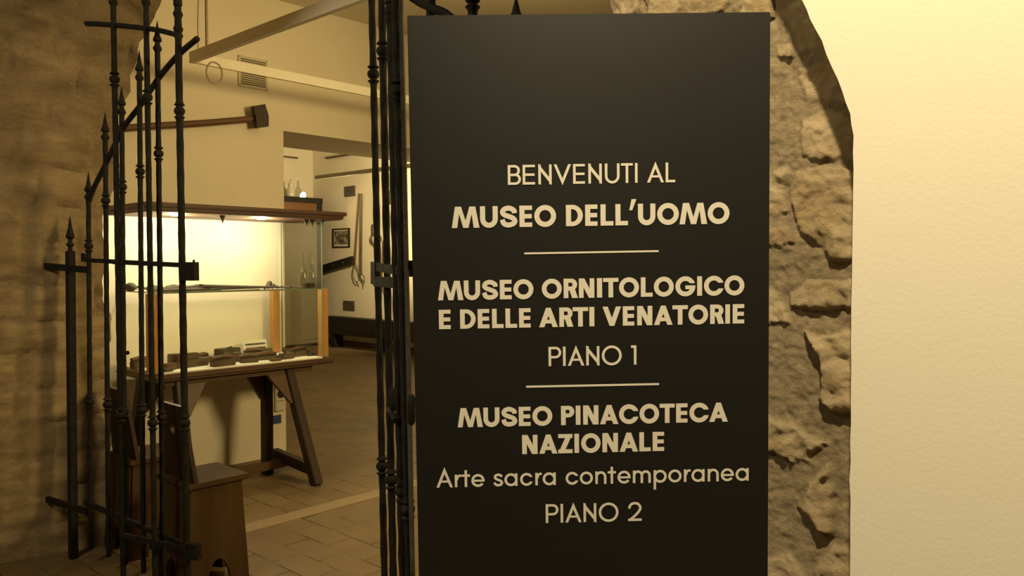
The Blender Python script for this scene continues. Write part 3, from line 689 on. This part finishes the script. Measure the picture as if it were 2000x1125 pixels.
for px, py, n in ((434, 432, 1), (598, 425, 2), (628, 430, 1)):
    q = ony(px, 418, gy0 + .03); m = MB()
    for k in range(n):
        x = q.x + k * .05; m.prism([(x - .022, q.y, CT), (x + .022, q.y, CT), (x + .004, q.y, CT - .055)], (0, .004, 0))
    m.build('pointed_clip', GREYMETAL, case)

# things on the glass shelf
SHZ = SZ + .0072
def shelfpt(px, py): 
    q = onz(px, py, SHZ); return Vector((min(max(q.x, gx0 + .04), gx1 - .05), min(max(q.y, gy0 + .04), gy1 - .08), SHZ))
q = Vector((2.42, 5.25, SHZ)); yb_ = 5.30
tg = thing('iron_tongs', 'long pair of iron tongs lying across the glass shelf', 'tongs', (2.7, 5.30, SHZ))
for s_ in (0, 1):
    m = MB(); m.tube([(2.31, 5.23 + .17 * s_, SHZ + .012), (2.50, 5.25 + .08 * s_, SHZ + .013 + .012 * s_), (2.62, 5.29, SHZ + .013 + .020 * s_), (3.13, 5.44 - .20 * s_, SHZ + .010 + .005 * s_)], [.009, .012, .012, .008], 8); m.build('arm', GREYMETAL, tg, True)
m = MB(); m.lathe((2.60, 5.29, SHZ + .002), (0, 0, 1), [(0, .014), (.045, .014)], 10); m.build('rivet', GREYMETAL, tg, True)
def along(px, py, y):   # x on the shelf for a picture column at a given depth
    return ony(px, py, y).x
ld = thing('iron_ladle', 'round iron ladle at the left end of the glass shelf', 'ladle', (along(255, 555, 5.45), 5.45, SHZ))
m = MB(); m.ball(ld.location + Vector((0, 0, .032)), .038, (1, 1, .8)); m.build('bowl', GREYMETAL, ld, True)
m = MB(); m.tube([ld.location + Vector((.03, 0, .035)), ld.location + Vector((.14, -.03, .012)), ld.location + Vector((.22, -.05, .008))], .008, 8); m.build('handle', GREYMETAL, ld, True)
hx = along(235, 560, 5.60)
solo(MB().tube([(hx - .02, 5.60, SHZ + .02), (hx + .03, 5.58, SHZ + .03), (hx + .10, 5.57, SHZ + .014)], [.02, .016, .004], 10), 'horn', GREYWOOD, 'small curved horn at the far left corner of the glass shelf', 'horn', (hx, 5.6, SHZ), None, True)
for px, yy, lab, L in ((310, 5.50, 'short iron rod with a hooked end behind the tongs', .16), (352, 5.52, 'flat iron file lying behind the tongs on the glass shelf', .20), (400, 5.46, 'tapered grey iron spike behind the middle of the tongs', .22)):
    x = along(px, 550, yy); m = MB(); m.tube([(x - L / 2, yy, SHZ + .016), (x - L / 4, yy, SHZ + .020), (x + L / 2, yy - .02, SHZ + .008)], [.017, .024, .008], 8)
    solo(m, 'iron_rod', GREYMETAL, lab, 'tool', (x, yy, SHZ), 'old tools on the glass shelf', True)
bx = along(529, 555, 5.32); bl = thing('bell_cluster', 'bunch of small round harness bells at the right of the glass shelf', 'bells', (bx, 5.32, SHZ))
for dx, dz, dy in ((-.022, .022, 0), (.022, .022, .01), (0, .042, .02), (.05, .014, 0), (-.05, .012, 0)):
    m = MB(); m.ball((bx + dx, 5.32 + dy, SHZ + dz), .020 if dz > .02 else .012); m.build('bell', GREYMETAL, bl, True)
for px, yy, lab in ((556, 5.30, 'little dark iron hook lying right of the harness bells'), (575, 5.28, 'pale bent wire lying right of the harness bells')):
    x = along(px, 558, yy); m = MB(); m.tube([(x - .05, yy, SHZ + .010), (x, yy + .03, SHZ + .014), (x + .05, yy - .01, SHZ + .006)], .007, 8)
    solo(m, 'iron_hook', GREYMETAL, lab, 'hook', (x, yy, SHZ), None, True)
for px, hgt, lab in ((593, .27, 'left of two tall tapered glass bottles on the shelf'), (609, .26, 'right of two tall tapered glass bottles on the shelf')):
    x = along(px, 555, 5.38); b = thing('glass_bottle', lab, 'bottle', (x, 5.38, SHZ), 'glass bottles on the case shelf')
    m = MB(); m.lathe((x, 5.38, SHZ), (0, 0, 1), [(0, .036), (.03, .038), (.09, .036), (.16, .020), (.20, .011), (hgt, .010)], 16); m.build('body', BOTTLE, b, True)
    m = MB(); m.lathe((x, 5.38, SHZ + .0005), (0, 0, 1), [(0, .034), (.035, .0345)], 16); m.build('dark_contents', OLDWOOD, b, True)
x = along(624, 552, 5.26); m = MB(); m.lathe((x, 5.26, SHZ), (0, 0, 1), [(0, .026), (.004, .028), (.075, .030), (.075, .025), (.01, .023), (.01, 0)], 16)
solo(m, 'dark_cup', BLACKWOOD, 'small dark cylindrical cup at the right end of the glass shelf', 'cup', (x, 5.26, SHZ), None, True)

# wooden planes on the white bottom of the case
BZ = TZ + .0102
def plane_tool(name, label, px0, px1, py, y, h, wd, rot=0, handle=0, mt=OLDWOOD, wedge=True, stack=0):
    x0_ = ony(px0, py, y).x; x1_ = ony(px1, py, y).x; L = max(.05, x1_ - x0_); c = Vector(((x0_ + x1_) / 2, y, BZ))
    t = thing(name, label, 'tool', c, 'wooden tools in the case'); t.rotation_euler = (0, 0, R_(rot))
    m = MB(); m.box((0, 0, h / 2), (L, wd, h), None, .005); b = m.build('body', mt, t, off=Z0)
    if stack: m = MB(); m.box((-L * .12, 0, h + stack / 2), (L * .7, wd * .8, stack), None, .005); m.build('upper_block', mt, t, off=Z0)
    if wedge: m = MB(); m.bar((-L * .05, 0, h * .7), (-L * .22, 0, h + .045), wd * .45, .010, (0, 1, 0)); m.build('wedge', GREYMETAL, t, off=Z0)
    if handle:
        m = MB(); m.tube([(-L * .55, -.01, h + .012), (0, 0, h + .018), (L * .45, .01, h + .010)], [.013, .016, .013], 10); m.build('handle', HANDLE, t, True, off=Z0)
    return t
plane_tool('wooden_mallet', 'small wooden mallet in the left rear of the case bottom', 255, 292, 708, 5.55, .05, .05, 10, 1, OLDWOOD, False)
plane_tool('wooden_block', 'short wooden block by the front left corner post', 317, 342, 712, 5.30, .045, .06, 15, 0, HANDLE, False)
plane_tool('moulding_plane', 'thin grey plane iron lying at the front left edge', 318, 337, 722, 5.22, .022, .04, 8, 0, GREYMETAL, False)
plane_tool('jack_plane', 'largest stacked wooden plane left of centre in the case', 335, 405, 712, 5.36, .055, .075, 8, 0, OLDWOOD, True, .04)
plane_tool('smoothing_plane', 'wooden plane with a diagonal round handle at the front centre', 412, 458, 712, 5.24, .045, .06, 6, 1, OLDWOOD, False)
plane_tool('wooden_box', 'narrow wooden box behind the plane with the diagonal handle', 395, 428, 695, 5.50, .04, .06, -10, 0, OLDWOOD, False)
plane_tool('wooden_block', 'thick dark wooden block standing behind the long hammer', 422, 466, 690, 5.56, .085, .09, 14, 0, GREYWOOD, False)
plane_tool('moulding_plane', 'grooved plane in the middle of the case bottom', 440, 470, 697, 5.40, .065, .08, -20, 0, GREYWOOD, True)
plane_tool('wooden_hammer', 'wooden hammer with a long handle right of the grooved plane', 470, 502, 699, 5.27, .035, .05, -20, 1, OLDWOOD, False)
plane_tool('rabbet_plane', 'long dark plane under the little card stand at the rear', 478, 530, 680, 5.58, .055, .06, 4, 0, GREYWOOD, False)
plane_tool('bow_saw', 'thin wooden saw frame lying right of the hammer', 503, 540, 693, 5.33, .03, .045, -12, 1, GREYWOOD, False)
plane_tool('toothing_plane', 'small wooden plane before the right corner post', 546, 572, 694, 5.27, .042, .06, 10, 0, OLDWOOD, True)
plane_tool('wooden_block', 'low wooden block behind the right corner post', 570, 601, 688, 5.36, .045, .06, 8, 1, GREYWOOD, False)
plane_tool('plane_iron', 'flat iron blade at the far right of the case bottom', 600, 614, 692, 5.30, .02, .03, 6, 0, GREYMETAL, False)
plane_tool('spokeshave', 'round wooden handle lying across two planes at the centre rear', 380, 412, 700, 5.63, .03, .04, 22, 1, OLDWOOD, False)
plane_tool('wooden_block', 'small dark block against the rear of the stacked plane', 330, 356, 700, 5.60, .07, .07, -6, 0, GREYWOOD, False)
plane_tool('wooden_mallet', 'wooden mallet with its handle pointing at the paper sheets', 484, 512, 690, 5.46, .05, .06, -30, 1, OLDWOOD, False)
plane_tool('scraper', 'thin pale scraper lying beside the small plane at the right', 528, 548, 699, 5.21, .015, .05, 5, 0, HANDLE, False)
pp = ony(508, 690, 5.42); m = MB(); m.box((pp.x, 5.42, BZ + .003), (.13, .09, .005), Matrix.Rotation(.3, 3, 'Z')); m.box((pp.x + .03, 5.40, BZ + .008), (.11, .08, .004), Matrix.Rotation(-.2, 3, 'Z'))
solo(m, 'paper_sheets', PAPER, 'loose pale papers lying in front of the card stand', 'paper', (pp.x, 5.42, BZ))
q = ony(502, 672, 5.66); cs = thing('card_stand', 'small clear card stand with white text card at the case rear', 'card stand', (q.x, 5.66, BZ))
m = MB(); m.bar((q.x, 5.67, BZ + .001), (q.x, 5.70, BZ + .115), .20, .003, (0, 1, 0)); m.build('card', PAPER, cs)
m = MB()
for k in range(3): m.bar((q.x - .085, 5.672 + .008 * k - .003, BZ + .025 + .03 * k), (q.x + .085, 5.672 + .008 * k - .003, BZ + .025 + .03 * k), .002, .010)
m.build('text_lines', GREYMETAL, cs)

# ------------------------------------------------------------ low chairs with plank legs
def chair(label, loc):
    t = thing('plank_chair', label, 'chair', Z0, 'plank-legged chairs behind the gate')
    W_, L_, H_ = .31, .285, .53     # W along y, L along x
    def plank(axis, sgn_, wd, ofs, arch):   # a leg plank with an arch cut between its feet
        n = 12; sp = .025; half = wd / 2
        pts = [(-half - sp, 0), (-half * .48, 0)] + [(-half * .48 * math.cos(math.pi * k / n), arch * math.sin(math.pi * k / n)) for k in range(1, n)] + [(half * .48, 0), (half + sp, 0), (half, H_ - .03), (-half, H_ - .03)]
        m = MB(); th = .022
        if axis == 'y': P3 = [(a, sgn_ * (ofs + sp * (1 - z / H_)), z) for a, z in pts]; m.prism(P3, (0, -sgn_ * th, 0))
        else: P3 = [(sgn_ * (ofs + sp * (1 - z / H_)), a, z) for a, z in pts]; m.prism(P3, (-sgn_ * th, 0, 0))
        return m.build('plank_leg', CHAIRWOOD, t, off=Z0)
    for s_ in (1, -1): plank('y', s_, L_ - .03, W_ / 2 - .005, .145); plank('x', s_, W_ - .03, L_ / 2 - .005, .15)
    m = MB(); m.box((0.01, 0, H_ - .013), (L_ + .035, W_ + .03, .026), None, .005); m.build('seat', CHAIRWOOD, t, off=Z0)
    # reclined back plank with an oval hole
    n = 20; hb_ = .37; wb, wt = .16, .125
    def bp(a, z): return (-.112 - .045 * z / hb_, a, H_ + z)
    outer_ = []; inner = []
    for k in range(n):
        a = 2 * math.pi * (k + .5) / n; cx_, cz_ = 0.0, .25
        inner.append((cx_ + .024 * math.cos(a), cz_ + .03 * math.sin(a)))
        dx, dz = math.cos(a), math.sin(a); kk = 9
        if dz > 1e-6: kk = min(kk, (hb_ - cz_) / dz)
        if dz < -1e-6: kk = min(kk, -cz_ / dz)
        for s_ in (1, -1):      # slanted sides: |a| = wb + (wt-wb) z/hb
            den = s_ * dx - (wt - wb) * dz / hb_
            if den > 1e-6: kk = min(kk, (wb + (wt - wb) * cz_ / hb_) / den)
        outer_.append((cx_ + dx * kk, cz_ + dz * kk))
    # add exact corners by snapping the nearest samples
    for c in ((wb, 0), (-wb, 0), (wt, hb_), (-wt, hb_)):
        i = min(range(n), key=lambda j: math.hypot(outer_[j][0] - c[0], outer_[j][1] - c[1])); outer_[i] = c
    m = MB(); th = Vector((.02, 0, 0))
    A_ = [[m.bm.verts.new(Vector(bp(*p)) + o_ ) for p in L] for o_ in (Z0, th) for L in (outer_, inner)]
    for i in range(n):
        j = (i + 1) % n
        m.bm.faces.new((A_[0][i], A_[0][j], A_[1][j], A_[1][i])); m.bm.faces.new((A_[2][i], A_[3][i], A_[3][j], A_[2][j]))
        m.bm.faces.new((A_[0][i], A_[2][i], A_[2][j], A_[0][j])); m.bm.faces.new((A_[1][i], A_[1][j], A_[3][j], A_[3][i]))
    m.build('backrest', DARKWOOD, t, off=Z0)
    t.location = loc; return t
ch = chair('dark plank chair nearer the floor centre, its seat in full view', (1.857, 3.80, 0))
c2 = copy_tree(ch); c2.location = (1.862, 4.47, 0); c2['label'] = 'dark plank chair behind the gate bars next to the stone jamb'

# ------------------------------------------------------------ on the case wall
hm = thing('sledge_hammer', 'large wooden handled sledge hammer hung level on the wall', 'hammer', ony(510, 228, YC - .06))
m = MB(); P = [ony(x, y, YC - .06) for x, y in ((232, 251), (300, 246), (400, 240), (505, 231))]; m.tube(bez(P), [.025] * 16, 10); m.build('handle', HANDLE, hm, True)
a = ony(511, 206, YC - .06); b = ony(513, 249, YC - .06); m = MB()
pl = [ony(x, y, YC - .115) for x, y in ((496, 207), (518, 203), (525, 226), (525, 247), (503, 249), (500, 228))]; m.prism(pl, (0, .05, 0)); m.build('head', DARKWOOD, hm)
v0 = ony(464, 107, YC); v1 = ony(522, 178, YC)
vt = thing('wall_vent', 'cream louvred vent on the wall behind the suspended track', 'vent', (v0.x, YC - .006, v1.z))
m = MB(); m.bb((v0.x, YC - .012, v1.z), (v1.x, YC - .0005, v0.z)); m.build('frame', VENTM, vt)
m = MB(); n = 13
for k in range(n):
    z = v1.z + .025 + (v0.z - v1.z - .05) * k / (n - 1); m.bb((v0.x + .02, YC - .016, z - .0035), (v1.x - .02, YC - .0115, z + .0035))
m.build('louvres', OLDWOOD, vt)
for x, z in ((v0.x + .01, v0.z - .01), (v1.x - .01, v0.z - .01), (v0.x + .01, v1.z + .01), (v1.x - .01, v1.z + .01)):
    m = MB(); m.lathe((x, YC - .012, z), (0, -1, 0), [(0, .004), (.003, .003)], 8); m.build('screw', BLACKPL, vt)
# sockets beside the table leg
for a, b, lab, plug in (((535, 752), (556, 781), 'upper wall socket with a black plug beside the table leg', 1), ((535, 783), (555, 800), 'lower blank wall socket box beside the table leg', 0)):
    p = ony(a[0], a[1], YC); q = ony(b[0], b[1], YC); so = thing('wall_socket', lab, 'socket', ((p.x + q.x) / 2, YC - .01, q.z))
    m = MB(); m.bb((p.x, YC - .03, q.z), (q.x, YC - .0005, p.z), .004); m.build('cover', SOCKETM, so)
    if plug:
        m = MB(); m.lathe(((p.x + q.x) / 2, YC - .03, (p.z + q.z) / 2), (0, -1, 0), [(0, .034), (.03, .032), (.04, .015)], 14); m.build('plug', BLACKPL, so, True)
p = ony(533, 812, YC); q = ony(549, 826, YC); m = MB(); m.bb((p.x, YC - .004, q.z), (q.x, YC - .0005, p.z))
solo(m, 'blue_label', BLUEPAPER, 'small blue label stuck on the wall under the sockets', 'label', (p.x, YC - .002, q.z))

# ------------------------------------------------------------ suspended lighting track in the hall
TD = 5.25; c0 = pt(373, 113, TD)
lt_ = thing('lighting_track', 'pale metal lighting track frame hanging from the ceiling', 'track', c0)
zT = c0.z
def track(a, b, wd, ht): m = MB(); m.bar(a, b, ht, wd, (0, 0, 1)); return m.build('track_arm', ALU, lt_)
track(c0, c0 + Vector((0, -4.2, 0)), .07, .03) if 0 else None
m = MB(); m.bb((c0.x - .012, c0.y - 4.0, zT - .03), (c0.x + .012, c0.y, zT + .036)); m.bb((c0.x - .016, c0.y - 4.0, zT - .036), (c0.x + .016, c0.y, zT - .031)); m.build('track_arm', ALU, lt_)
m = MB(); m.bb((c0.x, c0.y - .012, zT - .03), (c0.x + 4.4, c0.y + .012, zT + .036)); m.build('track_arm', ALU, lt_)
m = MB(); ca = pt(424, 92, 5.0); ca = Vector((c0.x, c0.y - .22, zT + .03))
m.tube([ca, Vector((ca.x, ca.y, CEIL - .004))], .010, 8); m.build('suspension_rod', ROPE, lt_, True)
m = MB(); cb = Vector((c0.x, c0.y - .10, zT + .03)); m.tube(bez([cb, Vector((cb.x, cb.y - .02, (zT + CEIL) / 2)), Vector((cb.x + .05, cb.y - .06, CEIL - .004))]), .004, 6)
L_ = [Vector((c0.x + .10, c0.y - .10, zT - .03)) + Vector((.055 * math.sin(a), -.02, -.07 + .07 * math.cos(a))) * 1.0 for a in [2 * math.pi * k / 20 for k in range(21)]]
m.tube(L_, .006, 6); m.build('cable', ROPE, lt_, True)

# ------------------------------------------------------------ far room
FX = 9.05
def onfar(px, py, off=0.0): return onx(px, py, FX - off)
def farbox(name, mt, label, cat, a, b, th=.02):
    p = onfar(*a); q = onfar(*b); m = MB(); m.bb((FX - th, q.y, q.z), (FX - .001, p.y, p.z)); return solo(m, name, mt, label, cat, (FX - th / 2, (p.y + q.y) / 2, q.z))
farbox('wall_grille', GREYMETAL, 'small dark square grille above the framed picture', 'grille', (674, 365), (694, 383))
farbox('wall_grille', GREYMETAL, 'small dark square grille low on the far wall', 'grille', (672, 587), (693, 606))
p = onfar(652, 447); q = onfar(684, 483); pf = thing('framed_picture', 'small black framed old photograph on the far wall', 'picture', (FX - .01, (p.y + q.y) / 2, q.z))
m = MB(); f = .022
m.bb((FX - .03, q.y, q.z), (FX - .002, p.y, q.z + f)); m.bb((FX - .03, q.y, p.z - f), (FX - .002, p.y, p.z)); m.bb((FX - .03, q.y, q.z), (FX - .002, q.y + f, p.z)); m.bb((FX - .03, p.y - f, q.z), (FX - .002, p.y, p.z)); m.build('frame', BLACKWOOD, pf)
m = MB(); m.bb((FX - .012, q.y + .01, q.z + .01), (FX - .003, p.y - .01, p.z - .01)); m.build('mount', PAPER, pf)
def photomat():
    m, nt, b = newmat('old_photo'); nt.links.new(ramp(nt, tex(nt, 12, 5, .7), [(.42, (.05, .045, .035)), (.56, (.30, .26, .18)), (.66, (.62, .55, .40))]), b.inputs['Base Color']); return m
m = MB(); m.bb((FX - .016, q.y + .05, q.z + .055), (FX - .0115, p.y - .05, p.z - .05)); m.build('photograph', photomat(), pf)
# pitchforks
def fork(label, h0, h1, tine, mt, of=.05):
    a = onfar(*h0, of); b = onfar(*h1, of); t = thing('pitchfork', label, 'fork', b, 'hay forks on the far wall')
    m = MB(); m.tube([a, a.lerp(b, .5), b], [.013, .014, .015], 8); m.build('handle', mt, t, True)
    for L in tine:
        m = MB(); m.tube(bez([onfar(x, y, of) for x, y in L]), .008, 6); m.build('tine', IRON2, t, True)
fork('left hay fork with a dark handle and two long curved tines', (702, 378), (693, 514), [[(693, 514), (689, 532), (692, 547), (698, 553)], [(693, 514), (700, 528), (703, 540), (712, 553)]], HANDLE)
fork('right hay fork with a pale handle and short curved tines', (706.5, 378), (706, 536), [[(706, 536), (701, 541), (704, 550)], [(706, 536), (711, 541), (711.5, 554)]], GREYWOOD, .10)
cl = thing('iron_claw', 'black iron claw rake hanging between the gate bars', 'rake', onfar(729, 450, .05))
m = MB(); m.tube([onfar(729, 438, .05), onfar(729, 456, .05)], .03, 8); m.build('socket', IRON2, cl, True)
for L in ([(729, 456), (723, 464), (724, 472), (727, 477)], [(729, 456), (726, 466), (729, 476), (732, 482)], [(729, 456), (737, 456), (744, 463), (745, 470)], [(729, 456), (735, 464), (741, 474), (742, 484)]):
    m = MB(); m.tube(bez([onfar(x, y, .05) for x, y in L]), .009, 6); m.build('tine', IRON2, cl, True)
rk = thing('hay_rake', 'old wooden rake hanging low beside the gate lock', 'rake', onfar(762, 560, .05))
m = MB(); m.tube([onfar(748, 470, .05), onfar(746, 540, .05), onfar(752, 566, .05)], .014, 6); m.build('handle', HANDLE, rk, True)
for k in range(3):
    m = MB(); m.tube([onfar(744 + 5 * k, 553, .05), onfar(752 + 5 * k, 575, .05)], .008, 6); m.build('tine', IRON2, rk, True)
m = MB(); a = onfar(612, 531, .06); b = onfar(689, 508, .06); m.bar(a, b, .05, .15); 
yo = thing('wooden_yoke', 'dark slanting timber yoke on the far wall right of the glass case', 'yoke', b); m.build('beam', BLACKWOOD, yo)
for t in (.55, .8):
    m = MB(); c = a.lerp(b, t) + Vector((-.026, 0, .0)); m.lathe(c, (-1, 0, 0), [(0, .014), (.02, .012)], 8); m.build('bolt', IRON2, yo)
# long black timber on blocks
a = onx(632, 617, 8.70); b = onx(632, 650, 8.70)
bm_ = thing('timber_beam', 'long black timber beam lying on blocks along the far wall', 'beam', (8.78, 10.5, 0))
m = MB(); m.bb((8.66, 8.2, b.z), (8.90, min(a.y, 12.9), a.z), .01); m.build('beam', BLACKWOOD, bm_)
m = MB(); m.bb((8.655, 8.19, b.z - .01), (8.905, 10.38, a.z + .004)); m.build('red_end', mat('red_brown', (.12, .035, .02), (.08, .025, .015), 8), bm_)
for yy in (12.5, onx(748, 640, 8.75).y): 
    m = MB(); m.bb((8.68, yy - .06, 0), (8.88, yy + .06, b.z)); m.build('block', BLACKWOOD, bm_)
# tall cabinet in the far corner
cy = 13.0; tl = ony(545, 388, cy); tr = ony(628, 388, cy); cb = thing('tall_cabinet', 'tall dark framed wooden cabinet in the far corner', 'cabinet', ((tl.x + tr.x) / 2 - .3, 13.3, 0))
xl = tl.x - .6; xr = tr.x; zt = tr.z
m = MB(); m.bb((xl, cy + .02, .02), (xr - .02, 13.6, zt - .02)); m.build('carcass', DARKWOOD, cb)
m = MB(); m.bb((xl - .03, cy - .04, zt - .10), (xr, 13.62, zt)); m.build('cornice', BLACKWOOD, cb)
for a_, b_ in ((xl, xl + .1), (xr - .11, xr)):
    m = MB(); m.bb((a_, cy - .02, 0), (b_, cy + .02, zt - .1)); m.build('stile', BLACKWOOD, cb)
zm = ony(600, 432, cy).z
m = MB(); m.bb((xl + .1, cy - .005, zm), (xr - .11, cy + .015, zt - .1)); m.build('upper_panel', CABBROWN, cb)
m = MB(); m.bb((xl + .1, cy - .005, .05), (xr - .11, cy + .015, zm)); m.build('door', CABGREY, cb)
# things on the cabinet
def jar(px, py, lab, name, cat, prof_, mt):
    q = ony(px, py, 13.25); q.z = zt; m = MB(); m.lathe(q, (0, 0, 1), prof_, 14); solo(m, name, mt, lab, cat, q, None, True)
jar(568, 388, 'white ceramic jug on top of the tall cabinet', 'ceramic_jug', 'jug', [(0, .07), (.06, .085), (.14, .08), (.20, .05), (.25, .045), (.27, .055)], CERAMIC)
jar(582.5, 388, 'clear glass demijohn beside the white jug on the cabinet', 'glass_jar', 'jar', [(0, .06), (.10, .075), (.17, .05), (.24, .02), (.33, .022)], BOTTLE)
q = ony(591, 382, 13.0); q2 = Vector((q.x, q.y, zt))
lp = thing('spot_lamp', 'small lit spot lamp clipped on the tall cabinet top', 'lamp', q2)
dr = Vector((.15, -.85, -.35)).normalized()
m = MB(); m.lathe(q - dr * .08, dr, [(0, .02), (.02, .04), (.08, .075), (.085, .075)], 16); m.build('shade', ALU, lp, True)
m = MB(); m.lathe(q + dr * .004, dr, [(0, .071), (.012, .066), (.02, .04)], 16); m.build('bulb', BULB, lp, True)
m = MB(); m.tube([q2, q - dr * .06], .01, 6); m.build('stem', ALU, lp, True)
light('spot_lamp_light', 'SPOT', q + dr * .05, 12, WARM, q + dr, .05, 100, .5)
# ceiling track with a spotlight aimed at the far wall
tx = 7.62; ta = onx(617, 347, tx); tb_ = onx(799, 329.6, tx)
ft = thing('spotlight_rail', 'thin grey spotlight rail crossing the far room', 'rail', ta)
m = MB(); m.bb((tx - .02, 6.9, ta.z - .03), (tx + .02, ta.y, ta.z + .03)); m.build('rail', ALU, ft)
for yy in (8.4,):
    m = MB(); m.tube([(tx, yy, ta.z), (tx, yy, 4.05)], .006, 6); m.build('hanger', GREYMETAL, ft)
sp = onx(763, 384, tx); sh_ = thing('track_spotlight', 'grey spotlight hanging from the rail behind the gate bars', 'spotlight', Vector((tx, sp.y, ta.z)))
dr = (onfar(716, 440) - sp).normalized()
m = MB(); m.tube([(tx, sp.y, ta.z - .03), (tx, sp.y, sp.z + .05)], .015, 8); m.build('stem', GREYMETAL, sh_, True)
m = MB(); m.lathe(sp - dr * .14, dr, [(0, .05), (.03, .075), (.2, .085), (.24, .105), (.24, .09), (.2, .07)], 16); m.build('housing', ALU, sh_, True)
light('track_spot_light', 'SPOT', sp + dr * .13, 350, (1, .78, .38), onfar(716, 440), .04, 105, .6)
